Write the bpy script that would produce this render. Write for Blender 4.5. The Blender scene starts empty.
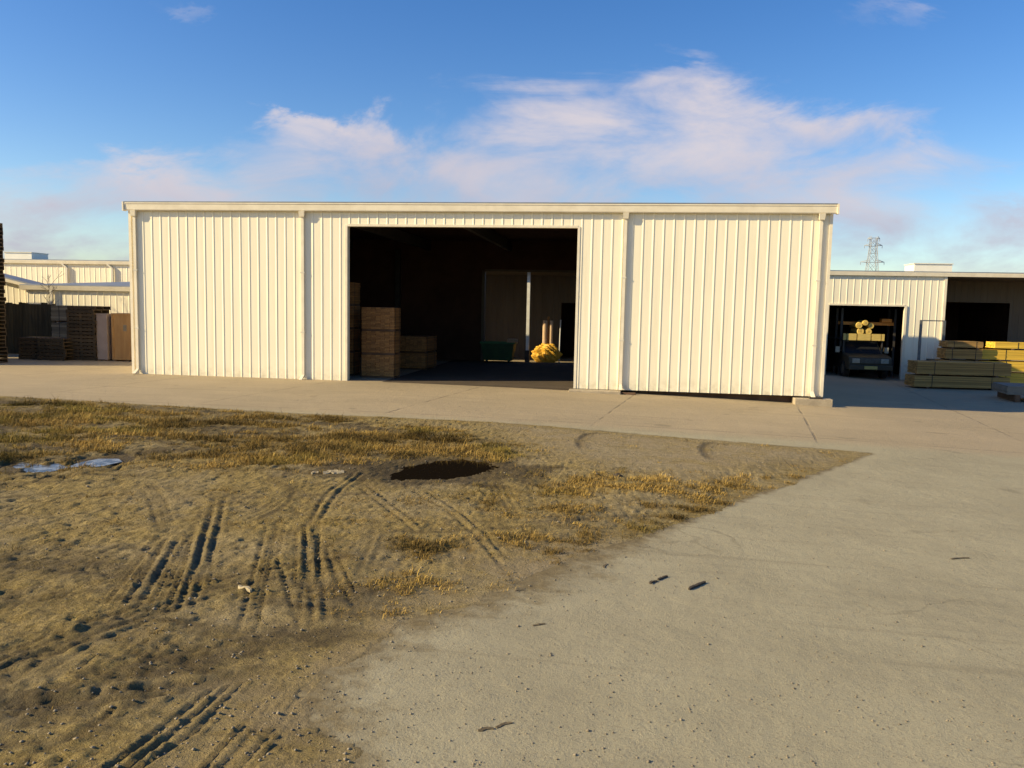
import bpy, bmesh, math, random
import numpy as np
from mathutils import Vector, Matrix

random.seed(7)
RNG = np.random.default_rng(11)
scene = bpy.context.scene
COL = scene.collection

# ------------------------------------------------------------------ frame
# x runs along the front of the big shed, y runs back through it, z up.
# origin: bottom left corner of the shed's front wall.
CAM = Vector((16.03494, -24.67476, 2.45847))
F_PX = 800.0
PITCH, ROLL, YAW = math.radians(5.48), math.radians(1.18), math.radians(7.64)
R0 = Vector((math.cos(YAW), math.sin(YAW), 0.0))
F0 = Vector((-math.sin(YAW), math.cos(YAW), 0.0))
UP0 = Vector((0, 0, 1))
FW = F0 * math.cos(PITCH) - UP0 * math.sin(PITCH)
UPC = UP0 * math.cos(PITCH) + F0 * math.sin(PITCH)
RI = R0 * math.cos(ROLL) + UPC * math.sin(ROLL)
UI = UPC * math.cos(ROLL) - R0 * math.sin(ROLL)
W, D, H = 22.0, 11.4, 5.5            # the shed
VB = 14.4                            # front plane of the long building behind
SUN_TH, SUN_EL = math.radians(19.5), math.radians(25.0)


def ray(px, py):
    return FW + RI * ((px - 512) / F_PX) - UI * ((py - 384) / F_PX)


def at(px, py, z=-0.05):
    d = ray(px, py)
    t = (z - CAM.z) / d.z
    return CAM + d * t


def g(u, v=0.0):
    """height of the yard"""
    u = np.asarray(u, float)
    v = np.asarray(v, float)
    s = np.clip((u - 6.6) / 16.5, 0, 1.3)
    a = -0.3 * s * s
    k = np.clip((v - 11.45) / 1.4, 0, 1)
    k = k * k * (3 - 2 * k)
    return a + (np.minimum(a, -0.33) - a) * k


def gf(u, v=0.0):
    return float(g(u, v))


# ------------------------------------------------------------------ materials
MATS = {}


def nt(m):
    m.use_nodes = True
    t = m.node_tree
    t.nodes.clear()
    return t


class NB:
    """small node builder"""

    def __init__(self, tree):
        self.t = tree

    def n(self, typ, **kw):
        x = self.t.nodes.new(typ)
        for k, v in kw.items():
            if k.startswith('i_'):
                x.inputs[k[2:].replace('_', ' ')].default_value = v
            else:
                setattr(x, k, v)
        return x

    def l(self, a, b):
        self.t.links.new(a, b)

    def math(self, op, a, b=None, clamp=False):
        x = self.n('ShaderNodeMath', operation=op, use_clamp=clamp)
        for i, q in enumerate((a, b)):
            if q is None:
                continue
            if isinstance(q, (int, float)):
                x.inputs[i].default_value = q
            else:
                self.l(q, x.inputs[i])
        return x.outputs[0]

    def mix(self, f, a, b, blend='MIX'):
        x = self.n('ShaderNodeMix', data_type='RGBA', blend_type=blend)
        for i, q in ((0, f), (6, a), (7, b)):
            if isinstance(q, (int, float)):
                x.inputs[i].default_value = q
            elif isinstance(q, (tuple, list)):
                x.inputs[i].default_value = (*q[:3], 1)
            else:
                self.l(q, x.inputs[i])
        return x.outputs[2]

    def noise(self, vec, scale, detail=6, rough=0.6, dist=0.0):
        x = self.n('ShaderNodeTexNoise')
        x.inputs['Scale'].default_value = scale
        x.inputs['Detail'].default_value = detail
        x.inputs['Roughness'].default_value = rough
        x.inputs['Distortion'].default_value = dist
        self.l(vec, x.inputs['Vector'])
        return x.outputs['Fac']

    def ramp(self, f, lo, hi):
        x = self.n('ShaderNodeMapRange', interpolation_type='SMOOTHSTEP')
        x.inputs['From Min'].default_value = lo
        x.inputs['From Max'].default_value = hi
        self.l(f, x.inputs['Value'])
        return x.outputs['Result']

    def scaled(self, vec, s):
        x = self.n('ShaderNodeMapping')
        x.inputs['Scale'].default_value = s
        self.l(vec, x.inputs['Vector'])
        return x.outputs[0]

    def bump(self, h, strength, dist, normal=None):
        x = self.n('ShaderNodeBump')
        x.inputs['Strength'].default_value = strength
        x.inputs['Distance'].default_value = dist
        self.l(h, x.inputs['Height'])
        if normal is not None:
            self.l(normal, x.inputs['Normal'])
        return x.outputs[0]

    def finish(self, color, rough=0.7, normal=None, metallic=0.0, spec=0.4):
        p = self.n('ShaderNodeBsdfPrincipled')
        o = self.n('ShaderNodeOutputMaterial')
        if isinstance(color, (tuple, list)):
            p.inputs['Base Color'].default_value = (*color[:3], 1)
        else:
            self.l(color, p.inputs['Base Color'])
        if isinstance(rough, (int, float)):
            p.inputs['Roughness'].default_value = rough
        else:
            self.l(rough, p.inputs['Roughness'])
        p.inputs['Metallic'].default_value = metallic
        p.inputs['Specular IOR Level'].default_value = spec
        if normal is not None:
            self.l(normal, p.inputs['Normal'])
        self.l(p.outputs[0], o.inputs[0])


def new_mat(name):
    m = bpy.data.materials.new(name)
    b = NB(nt(m))
    MATS[name] = m
    pos = b.n('ShaderNodeNewGeometry').outputs['Position']
    return m, b, pos


def mottled(name, c1, c2, scale=3.0, rough=0.7, stretch=(1, 1, 1), metallic=0.0, spec=0.4, bump=0.0, bscale=30.0,
            obj_random=0.0, island=0.0):
    m, b, pos = new_mat(name)
    v = b.scaled(pos, stretch)
    f = b.ramp(b.noise(v, scale, 6, 0.6), 0.3, 0.7)
    c = b.mix(f, c1, c2)
    if obj_random:
        r = b.n('ShaderNodeObjectInfo').outputs['Random']
        k = b.math('ADD', b.math('MULTIPLY', r, obj_random), 1 - obj_random / 2)
        kk = b.n('ShaderNodeCombineColor')
        for i in range(3):
            b.l(k, kk.inputs[i])
        c = b.mix(1.0, c, kk.outputs[0], 'MULTIPLY')
    if island:
        r = b.n('ShaderNodeNewGeometry').outputs['Random Per Island']
        k = b.math('ADD', b.math('MULTIPLY', r, island), 1 - island * 0.6)
        kk = b.n('ShaderNodeCombineColor')
        for i in range(3):
            b.l(k, kk.inputs[i])
        c = b.mix(1.0, c, kk.outputs[0], 'MULTIPLY')
    n = None
    if bump:
        n = b.bump(b.noise(v, bscale, 4, 0.6), bump, 0.02)
    b.finish(c, rough, n, metallic, spec)
    return m


# painted steel cladding: cream white, faint streaks of dirt running down, dusty foot
m, b, pos = new_mat('cream_cladding')
st = b.noise(b.scaled(pos, (2.2, 2.2, 0.12)), 3.0, 6, 0.65)
f = b.ramp(st, 0.42, 0.8)
c = b.mix(f, (0.89, 0.82, 0.635), (0.80, 0.725, 0.54))
big = b.ramp(b.noise(pos, 0.5, 3, 0.5), 0.35, 0.7)
c = b.mix(b.math('MULTIPLY', big, 0.25), c, (0.80, 0.72, 0.56))
sep = b.n('ShaderNodeSeparateXYZ'); b.l(pos, sep.inputs[0])
foot = b.math('SUBTRACT', 1.0, b.ramp(sep.outputs[2], -0.1, 0.55))
dust = b.math('MULTIPLY', foot, b.ramp(b.noise(pos, 5, 5, 0.6), 0.3, 0.75))
c = b.mix(b.math('MULTIPLY', dust, 0.55), c, (0.42, 0.34, 0.22))
b.finish(c, 0.42, b.bump(b.noise(b.scaled(pos, (1, 1, 0.35)), 2.5, 3, 0.5), 0.06, 0.03), 0.0, 0.4)

mottled('cream_trim', (0.82, 0.74, 0.58), (0.72, 0.64, 0.49), 2.5, 0.4)
mottled('pale_trim', (0.72, 0.67, 0.56), (0.62, 0.57, 0.46), 2.5, 0.45)
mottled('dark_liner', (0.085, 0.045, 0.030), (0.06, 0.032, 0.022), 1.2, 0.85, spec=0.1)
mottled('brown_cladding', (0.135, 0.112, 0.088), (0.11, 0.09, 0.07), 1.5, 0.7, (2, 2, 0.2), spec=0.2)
mottled('roof_steel', (0.25, 0.27, 0.31), (0.19, 0.21, 0.25), 1.0, 0.5, (1, 0.2, 1), 0.2)
mottled('dark_steel', (0.035, 0.03, 0.028), (0.05, 0.045, 0.04), 6, 0.6)
mottled('grey_steel', (0.16, 0.17, 0.18), (0.11, 0.115, 0.12), 6, 0.5, metallic=0.3)
mottled('pylon_steel', (0.33, 0.35, 0.39), (0.30, 0.32, 0.36), 0.1, 0.6)
mottled('pier_concrete', (0.42, 0.35, 0.25), (0.30, 0.25, 0.18), 5, 0.9, bump=0.4)
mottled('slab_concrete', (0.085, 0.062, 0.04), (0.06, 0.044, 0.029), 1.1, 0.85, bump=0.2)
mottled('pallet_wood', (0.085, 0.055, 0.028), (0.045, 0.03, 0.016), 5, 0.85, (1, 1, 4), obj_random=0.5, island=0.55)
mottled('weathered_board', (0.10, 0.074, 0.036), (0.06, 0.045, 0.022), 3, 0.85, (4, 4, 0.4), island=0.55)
mottled('pale_board', (0.27, 0.22, 0.15), (0.19, 0.15, 0.10), 2, 0.8, (0.4, 2, 6), island=0.55)
mottled('crate_plywood', (0.42, 0.235, 0.085), (0.32, 0.17, 0.06), 2.5, 0.75, (3, 3, 0.5), bump=0.1)
mottled('pinkish_panel', (0.34, 0.26, 0.22), (0.28, 0.21, 0.18), 2, 0.8)
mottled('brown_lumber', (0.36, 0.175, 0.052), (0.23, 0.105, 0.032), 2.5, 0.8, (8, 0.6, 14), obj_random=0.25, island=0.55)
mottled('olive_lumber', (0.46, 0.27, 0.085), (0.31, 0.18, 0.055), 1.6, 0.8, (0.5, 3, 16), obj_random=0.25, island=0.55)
mottled('sunlit_lumber', (0.80, 0.52, 0.07), (0.68, 0.42, 0.05), 1.6, 0.7, (0.5, 3, 14), obj_random=0.12, island=0.3)  # yellow pushed up to paint in sunlight on the stack's lit end
mottled('black_band', (0.02, 0.018, 0.015), (0.03, 0.027, 0.024), 5, 0.6)
mottled('green_plastic', (0.012, 0.075, 0.022), (0.008, 0.05, 0.016), 3, 0.5)
mottled('lit_green_rim', (0.02, 0.15, 0.045), (0.015, 0.11, 0.035), 3, 0.5)  # brighter than the body: light on the rim is put into the colour
mottled('yellow_wrap', (0.75, 0.44, 0.05), (0.58, 0.31, 0.03), 8, 0.55, bump=0.5, bscale=18)
mottled('kraft_tube', (0.52, 0.37, 0.24), (0.44, 0.31, 0.20), 5, 0.8)
mottled('white_paint', (0.78, 0.77, 0.72), (0.68, 0.66, 0.61), 4, 0.45)
mottled('truck_paint', (0.065, 0.055, 0.036), (0.048, 0.04, 0.027), 3, 0.5, spec=0.25)
mottled('grille_grey', (0.10, 0.10, 0.09), (0.06, 0.06, 0.055), 9, 0.4)
mottled('lamp_glass', (0.32, 0.32, 0.27), (0.24, 0.24, 0.2), 12, 0.15)
mottled('plate_yellow', (0.48, 0.38, 0.12), (0.42, 0.33, 0.10), 12, 0.5)
mottled('tyre_rubber', (0.018, 0.017, 0.016), (0.03, 0.027, 0.024), 8, 0.85)
mottled('headboard_wood', (0.62, 0.46, 0.14), (0.50, 0.36, 0.10), 4, 0.7, (1, 1, 6))
mottled('roll_yellow', (0.72, 0.52, 0.14), (0.56, 0.38, 0.08), 7, 0.6)
mottled('roll_core', (0.50, 0.36, 0.11), (0.42, 0.29, 0.08), 7, 0.8)
mottled('rack_orange', (0.62, 0.23, 0.02), (0.52, 0.18, 0.015), 5, 0.5)
mottled('sheet_grey', (0.22, 0.20, 0.165), (0.16, 0.145, 0.12), 2, 0.7)
mottled('bearer_wood', (0.15, 0.085, 0.05), (0.10, 0.055, 0.03), 3, 0.85)
mottled('stick_wood', (0.035, 0.026, 0.018), (0.06, 0.045, 0.03), 20, 0.85, bump=0.5, bscale=60)
mottled('chip_wood', (0.10, 0.075, 0.042), (0.15, 0.115, 0.065), 20, 0.9, bump=0.5, bscale=60)
mottled('pale_scrap', (0.46, 0.39, 0.26), (0.30, 0.245, 0.15), 14, 0.8, bump=0.4)
mottled('bark_grey', (0.12, 0.10, 0.075), (0.08, 0.065, 0.05), 10, 0.9)
mottled('skylight_white', (0.82, 0.78, 0.68), (0.76, 0.72, 0.62), 2, 0.4)

# glass
m, b, pos = new_mat('dark_glass')
b.finish((0.015, 0.016, 0.018), 0.25, None, 0.0, 0.2)
# water in the puddles
m, b, pos = new_mat('puddle_water')
b.finish((0.012, 0.009, 0.006), 0.03, b.bump(b.noise(pos, 7, 2, 0.5), 0.05, 0.01), 0.0, 0.5)

# shallow left puddles: whitish sky reflection put into the base colour
m, b, pos = new_mat('pale_reflection')
reflc = b.mix(b.ramp(b.noise(pos, 6, 5, 0.6, 0.5), 0.4, 0.62), (0.05, 0.045, 0.035), (0.25, 0.26, 0.27))
b.finish(reflc, 0.22, None, 0.0, 0.5)

# ---- concrete paving with sawn joints, stains and grit
m, b, pos = new_mat('concrete_paving')
sep = b.n('ShaderNodeSeparateXYZ'); b.l(pos, sep.inputs[0])


def joint(coord, off, period, half):
    x = b.math('ADD', coord, off)
    x = b.math('DIVIDE', x, period)
    fr = b.math('ABSOLUTE', b.math('SUBTRACT', b.math('FRACT', x), 0.5))
    return b.math('SUBTRACT', 1.0, b.ramp(b.math('MULTIPLY', fr, period), half * 0.6, half)), b.math('FLOOR', x)


wob = b.math('MULTIPLY', b.math('SUBTRACT', b.noise(pos, 0.9, 4, 0.6), 0.5), 0.10)
jx, fx = joint(b.math('ADD', b.math('SUBTRACT', sep.outputs[0], b.math('MULTIPLY', sep.outputs[1], 0.15)), wob), 0.07, 4.75, 0.035)
drive = b.math('SUBTRACT', 1.0, b.ramp(b.math('ADD', sep.outputs[1], b.math('MULTIPLY', wob, 3.0)), -8.0, -6.9))
jx = b.math('MULTIPLY', jx, b.math('SUBTRACT', 1.0, drive))
jy, fy = joint(b.math('ADD', sep.outputs[1], wob), 106.9, 200.0, 0.035)
cell = b.n('ShaderNodeCombineXYZ'); b.l(fx, cell.inputs[0]); b.l(fy, cell.inputs[1])
wn = b.n('ShaderNodeTexWhiteNoise', noise_dimensions='3D'); b.l(cell.outputs[0], wn.inputs[0])
tone = wn.outputs['Value']
base = b.mix(b.ramp(b.noise(pos, 0.35, 5, 0.6, 0.6), 0.3, 0.7), (0.375, 0.298, 0.19), (0.32, 0.256, 0.162))
base = b.mix(b.math('MULTIPLY', tone, 0.3), base, (0.30, 0.245, 0.17))
sand = b.ramp(b.noise(b.scaled(pos, (0.5, 1.6, 1)), 0.9, 7, 0.65, 0.8), 0.48, 0.72)
base = b.mix(b.math('MULTIPLY', sand, 0.4), base, (0.44, 0.345, 0.21))
base = b.mix(b.math('MULTIPLY', drive, 0.8), base, b.mix(b.ramp(b.noise(pos, 0.8, 6, 0.65), 0.3, 0.7), (0.362, 0.332, 0.220), (0.285, 0.261, 0.172)))
stain = b.ramp(b.noise(b.scaled(pos, (0.35, 1.8, 1)), 0.8, 8, 0.7, 1.0), 0.56, 0.76)
base = b.mix(b.math('MULTIPLY', stain, 0.4), base, (0.20, 0.165, 0.11))
blot = b.ramp(b.noise(pos, 2.7, 6, 0.7, 0.5), 0.58, 0.75)
base = b.mix(b.math('MULTIPLY', blot, 0.28), base, (0.22, 0.18, 0.115))
fine = b.noise(pos, 55, 5, 0.75)
base = b.mix(b.math('MULTIPLY', b.ramp(fine, 0.50, 0.64), 0.55), base, (0.19, 0.155, 0.10))
fine2 = b.noise(pos, 140, 3, 0.7)
base = b.mix(b.math('MULTIPLY', b.ramp(fine2, 0.53, 0.68), 0.6), base, (0.52, 0.44, 0.31))
vor = b.n('ShaderNodeTexVoronoi', feature='DISTANCE_TO_EDGE'); vor.inputs['Scale'].default_value = 0.23
wv = b.n('ShaderNodeVectorMath', operation='ADD'); b.l(pos, wv.inputs[0])
nz = b.n('ShaderNodeTexNoise'); nz.inputs['Scale'].default_value = 1.1; nz.inputs['Detail'].default_value = 7; b.l(pos, nz.inputs['Vector'])
nzs = b.n('ShaderNodeVectorMath', operation='SCALE'); nzs.inputs['Scale'].default_value = 1.1; b.l(nz.outputs['Color'], nzs.inputs[0]); b.l(nzs.outputs[0], wv.inputs[1])
b.l(wv.outputs[0], vor.inputs['Vector'])
crack = b.math('SUBTRACT', 1.0, b.ramp(vor.outputs['Distance'], 0.0015, 0.006))
crack = b.math('MULTIPLY', crack, b.ramp(b.noise(pos, 0.33, 4, 0.6), 0.50, 0.62))
base = b.mix(b.math('MULTIPLY', crack, 0.3), base, (0.12, 0.10, 0.062))
drag = b.ramp(b.noise(b.scaled(pos, (0.12, 3.5, 1)), 1.0, 6, 0.6, 0.3), 0.56, 0.70)
base = b.mix(b.math('MULTIPLY', drag, 0.32), base, (0.17, 0.145, 0.095))
spot = b.ramp(b.noise(pos, 1.15, 2, 0.4), 0.70, 0.76)
base = b.mix(b.math('MULTIPLY', spot, 0.35), base, (0.13, 0.11, 0.07))
dv = b.n('ShaderNodeVertexColor', layer_name='dust')
dsep = b.n('ShaderNodeSeparateColor'); b.l(dv.outputs['Color'], dsep.inputs[0])
dm = b.ramp(b.math('ADD', dsep.outputs[0], b.math('MULTIPLY', b.math('SUBTRACT', b.noise(pos, 4.0, 7, 0.7, 0.4), 0.5), 1.5)), 0.35, 1.05)
base = b.mix(b.math('MULTIPLY', dm, 0.9), base, b.mix(b.ramp(b.noise(pos, 12, 5, 0.7), 0.35, 0.65), (0.20, 0.15, 0.07), (0.115, 0.083, 0.038)))
jn = b.math('MAXIMUM', jx, jy)
jn = b.math('MULTIPLY', jn, b.ramp(b.noise(pos, 1.3, 3, 0.5), 0.35, 0.6))
base = b.mix(b.math('MULTIPLY', jn, 0.6), base, (0.13, 0.105, 0.075))
hgt = b.math('ADD', b.math('MULTIPLY', fine, 0.7), b.math('MULTIPLY', fine2, 0.35))
hgt = b.math('SUBTRACT', hgt, b.math('MULTIPLY', jn, 0.8))
b.finish(base, 0.88, b.bump(hgt, 0.55, 0.02, b.bump(b.noise(pos, 5, 5, 0.6), 0.25, 0.06)), 0, 0.25)

# ---- bare earth: vertex masks say where it is mud, straw litter, sand; the first also carries painted groove shade
m, b, pos = new_mat('bare_earth')
at_ = b.n('ShaderNodeVertexColor', layer_name='soil')
sp = b.n('ShaderNodeSeparateColor'); b.l(at_.outputs['Color'], sp.inputs[0])
mud_shade, straw, sandm = sp.outputs[0], sp.outputs[1], sp.outputs[2]
n1 = b.noise(pos, 1.6, 8, 0.7, 0.5)
n2 = b.noise(pos, 9, 8, 0.75, 0.0)
n3 = b.noise(pos, 45, 5, 0.7)
n4 = b.noise(pos, 130, 3, 0.7)
c = b.mix(b.ramp(n2, 0.34, 0.66), (0.358, 0.268, 0.102), (0.227, 0.170, 0.061))
c = b.mix(b.math('MULTIPLY', b.ramp(n1, 0.46, 0.66), 0.75), c, (0.162, 0.114, 0.038))
c = b.mix(b.math('MULTIPLY', b.ramp(n3, 0.52, 0.68), 0.5), c, (0.474, 0.369, 0.140))
c = b.mix(b.math('MULTIPLY', b.ramp(n4, 0.52, 0.64), 0.6), c, (0.121, 0.086, 0.033))
n5 = b.noise(pos, 24, 6, 0.75, 0.0)
n6 = b.noise(b.scaled(pos, (1, 0.6, 1)), 3.4, 7, 0.7, 0.8)
c = b.mix(b.math('MULTIPLY', b.ramp(n5, 0.50, 0.60), 0.62), c, (0.107, 0.078, 0.038))
c = b.mix(b.math('MULTIPLY', b.ramp(n6, 0.52, 0.64), 0.5), c, (0.132, 0.096, 0.047))
c = b.mix(b.math('MULTIPLY', b.ramp(b.noise(pos, 70, 4, 0.7), 0.58, 0.68), 0.5), c, (0.503, 0.418, 0.273))
sc = b.mix(b.ramp(n2, 0.3, 0.7), (0.32, 0.255, 0.155), (0.25, 0.198, 0.115))
sc = b.mix(b.math('MULTIPLY', b.ramp(n3, 0.5, 0.66), 0.45), sc, (0.173, 0.129, 0.059))
c = b.mix(b.math('MULTIPLY', sandm, b.ramp(b.noise(pos, 2.2, 6, 0.7), 0.25, 0.6)), c, sc)
c = b.mix(b.math('MULTIPLY', b.ramp(b.noise(pos, 0.7, 6, 0.65, 0.2), 0.42, 0.64), 0.55), c, b.mix(b.ramp(n2, 0.35, 0.6), (0.345, 0.285, 0.175), (0.235, 0.19, 0.11)))
stc = b.mix(b.ramp(b.noise(pos, 22, 6, 0.7, 0.4), 0.35, 0.65), (0.265, 0.162, 0.030), (0.117, 0.069, 0.016))
c = b.mix(b.math('MULTIPLY', straw, b.ramp(n2, 0.25, 0.6)), c, stc)
c = b.mix(b.math('MULTIPLY', mud_shade, 0.85), c, (0.043, 0.028, 0.010))
h = b.math('ADD', b.math('MULTIPLY', n2, 1.0), b.math('MULTIPLY', n3, 0.5))
h = b.math('ADD', h, b.math('MULTIPLY', n4, 0.3))
h = b.math('ADD', h, b.math('MULTIPLY', n5, 0.9))
rough = b.math('SUBTRACT', 0.95, b.math('MULTIPLY', mud_shade, 0.35))
b.finish(c, rough, b.bump(h, 0.9, 0.034), 0, 0.2)

# ---- dry grass: colour differs blade by blade
m, b, pos = new_mat('dry_grass')
vc = b.n('ShaderNodeVertexColor', layer_name='tone')
b.finish(vc.outputs['Color'], 0.85, None, 0, 0.1)

m, b, pos = new_mat('far_field')
c = b.mix(b.ramp(b.noise(pos, 0.05, 6, 0.6), 0.3, 0.7), (0.20, 0.15, 0.07), (0.13, 0.10, 0.05))
b.finish(c, 0.95, None, 0, 0.1)

mottled('pebble_stone', (0.30, 0.25, 0.18), (0.12, 0.10, 0.075), 9, 0.9)


# ------------------------------------------------------------------ builders
class MB:
    def __init__(self):
        self.v, self.f, self.mi = [], [], []

    def add(self, vs, fs, mi=0):
        o = len(self.v)
        self.v += [tuple(p) for p in vs]
        self.f += [tuple(i + o for i in q) for q in fs]
        self.mi += [mi] * len(fs)
        return self

    def box(self, x0, x1, y0, y1, z0, z1, mi=0, M=None):
        vs = [Vector((x, y, z)) for z in (z0, z1) for y in (y0, y1) for x in (x0, x1)]
        if M is not None:
            vs = [M @ p for p in vs]
        return self.add(vs, [(0, 2, 3, 1), (4, 5, 7, 6), (0, 1, 5, 4), (2, 6, 7, 3), (0, 4, 6, 2), (1, 3, 7, 5)], mi)

    def hexa(self, p, mi=0):
        """8 points: bottom ring of 4 then top ring of 4"""
        return self.add(p, [(3, 2, 1, 0), (4, 5, 6, 7), (0, 1, 5, 4), (1, 2, 6, 5), (2, 3, 7, 6), (3, 0, 4, 7)], mi)

    def bar(self, a, b_, w, d=None, mi=0):
        a, b_ = Vector(a), Vector(b_)
        d = d or w
        z = (b_ - a).normalized()
        x = z.cross(Vector((0, 0, 1)))
        if x.length < 1e-4:
            x = Vector((1, 0, 0))
        x.normalize()
        y = z.cross(x)
        vs = [q + x * sx * w / 2 + y * sy * d / 2 for q in (a, b_) for sx, sy in ((-1, -1), (1, -1), (1, 1), (-1, 1))]
        return self.hexa(vs, mi)

    def tube(self, pts, r, n=10, mi=0, caps=True):
        pts = [Vector(p) for p in pts]
        rs = r if isinstance(r, (list, tuple)) else [r] * len(pts)
        rings = []
        for i, p in enumerate(pts):
            t = (pts[min(i + 1, len(pts) - 1)] - pts[max(i - 1, 0)]).normalized()
            x = t.cross(Vector((0, 0, 1)))
            if x.length < 1e-3:
                x = Vector((1, 0, 0))
            x.normalize()
            y = t.cross(x)
            rings.append([p + (x * math.cos(k * 2 * math.pi / n) + y * math.sin(k * 2 * math.pi / n)) * rs[i] for k in range(n)])
        vs = [q for r_ in rings for q in r_]
        fs = []
        for i in range(len(pts) - 1):
            for k in range(n):
                k2 = (k + 1) % n
                fs.append((i * n + k, i * n + k2, (i + 1) * n + k2, (i + 1) * n + k))
        if caps:
            fs.append(tuple(range(n - 1, -1, -1)))
            fs.append(tuple((len(pts) - 1) * n + k for k in range(n)))
        return self.add(vs, fs, mi)

    def prism(self, prof, x0, x1, mi=0):
        """profile in (y,z), swept along x"""
        n = len(prof)
        vs = [(x0, y, z) for y, z in prof] + [(x1, y, z) for y, z in prof]
        fs = [tuple(range(n)), tuple(range(2 * n - 1, n - 1, -1))]
        for i in range(n):
            j = (i + 1) % n
            fs.append((i, i + n, j + n, j))
        return self.add(vs, fs, mi)

    def build(self, name, mats, parent=None, loc=None, smooth=False, bevel=0.0):
        me = bpy.data.meshes.new(name)
        vs = self.v
        if loc is not None:
            vs = [(p[0] - loc[0], p[1] - loc[1], p[2] - loc[2]) for p in vs]
        me.from_pydata([tuple(p) for p in vs], [], self.f)
        if isinstance(mats, str):
            mats = [mats]
        for q in mats:
            me.materials.append(MATS[q])
        me.polygons.foreach_set('material_index', self.mi)
        bm = bmesh.new(); bm.from_mesh(me)
        bmesh.ops.recalc_face_normals(bm, faces=bm.faces)
        bm.to_mesh(me); bm.free()
        if smooth:
            me.polygons.foreach_set('use_smooth', [True] * len(me.polygons))
        o = bpy.data.objects.new(name, me)
        COL.objects.link(o)
        if loc is not None:
            o.location = loc
        if parent is not None:
            o.parent = parent
        if bevel:
            bv = o.modifiers.new('bevel', 'BEVEL'); bv.width = bevel; bv.segments = 2; bv.limit_method = 'ANGLE'
        return o


def empty(name, loc=(0, 0, 0), rz=0.0):
    o = bpy.data.objects.new(name, None)
    o.empty_display_size = 0.3
    COL.objects.link(o)
    o.location = loc
    o.rotation_euler = (0, 0, rz)
    return o


def tag(o, label=None, cat=None, group=None, kind=None):
    if label:
        o['label'] = label
    if cat:
        o['category'] = cat
    if group:
        o['group'] = group
    if kind:
        o['kind'] = kind
    return o


def copy_tree(o, parent=None):
    c = o.copy()
    COL.objects.link(c)
    c.parent = parent
    for ch in list(o.children):
        copy_tree(ch, c)
    return c


# ribbed steel sheet. axis 'x': runs along x at y=pos, ribs towards sign*y ; axis 'y': runs along y at x=pos
PITCH_R = 0.305
RIB = [(0.0, 0.0), (0.10, 0.0), (0.130, 0.0115), (0.152, 0.0115), (0.164, 0.0)]


def ribbed(mb, axis, s0, s1, z0, z1, pos, sign, off=0.0, mi=0):
    zt = z1 if callable(z1) else (lambda s: z1)
    zb = z0 if callable(z0) else (lambda s: z0)
    ss = [(s0, 0.0)]
    k = math.floor((s0 - off) / PITCH_R)
    while off + k * PITCH_R < s1:
        for a, d in RIB:
            s = off + k * PITCH_R + a
            if s0 + 0.004 < s < s1 - 0.004:
                ss.append((s, d))
        k += 1
    ss.append((s1, 0.0))
    vs = []
    for s, d in ss:
        for z in (zb(s), zt(s)):
            vs.append((s, pos + sign * d, z) if axis == 'x' else (pos + sign * d, s, z))
    fs = [(2 * i, 2 * i + 2, 2 * i + 3, 2 * i + 1) for i in range(len(ss) - 1)]
    mb.add(vs, fs, mi)


def plain(mb, axis, s0, s1, z0, z1, pos, t=0.02, mi=0):
    if axis == 'x':
        mb.box(s0, s1, pos, pos + t, z0, z1, mi)
    else:
        mb.box(pos, pos + t, s0, s1, z0, z1, mi)


# ------------------------------------------------------------------ numpy noise
_T = RNG.random((4, 256, 256))


def vnoise(x, y, k=0):
    xi = np.floor(x).astype(int); yi = np.floor(y).astype(int)
    fx = x - xi; fy = y - yi
    fx = fx * fx * (3 - 2 * fx); fy = fy * fy * (3 - 2 * fy)
    T = _T[k]
    a = T[xi % 256, yi % 256]; b_ = T[(xi + 1) % 256, yi % 256]
    c_ = T[xi % 256, (yi + 1) % 256]; d_ = T[(xi + 1) % 256, (yi + 1) % 256]
    return (a * (1 - fx) + b_ * fx) * (1 - fy) + (c_ * (1 - fx) + d_ * fx) * fy - 0.5


def fbm(x, y, k=0, o=5, gain=0.5):
    r = 0; a = 1.0
    for i in range(o):
        r = r + a * vnoise(x + 17.3 * i, y - 9.1 * i, k)
        x = x * 2.03; y = y * 2.03; a *= gain
    return r


def poly_sd(px, py, poly):
    """signed distance, positive inside"""
    d = np.full(px.shape, 1e9); ins = np.zeros(px.shape, bool)
    n = len(poly)
    for i in range(n):
        ax, ay = poly[i]; bx, by = poly[(i + 1) % n]
        ex, ey = bx - ax, by - ay
        t = np.clip(((px - ax) * ex + (py - ay) * ey) / (ex * ex + ey * ey + 1e-9), 0, 1)
        d = np.minimum(d, np.hypot(px - ax - t * ex, py - ay - t * ey))
        c_ = ((ay > py) != (by > py)) & (px < ex * (py - ay) / (ey + 1e-12) + ax)
        ins ^= c_
    return np.where(ins, d, -d)


def line_d(px, py, pl):
    d = np.full(px.shape, 1e9); tt = np.zeros(px.shape); acc = 0
    for i in range(len(pl) - 1):
        ax, ay = pl[i]; bx, by = pl[i + 1]
        ex, ey = bx - ax, by - ay
        L = math.hypot(ex, ey)
        t = np.clip(((px - ax) * ex + (py - ay) * ey) / (L * L + 1e-9), 0, 1)
        q = np.hypot(px - ax - t * ex, py - ay - t * ey)
        m_ = q < d
        d = np.where(m_, q, d); tt = np.where(m_, acc + t * L, tt)
        acc += L
    return d, tt, acc


def uv(pts, z=-0.03):
    return [tuple(at(x, y, z)[:2]) for x, y in pts]


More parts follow.
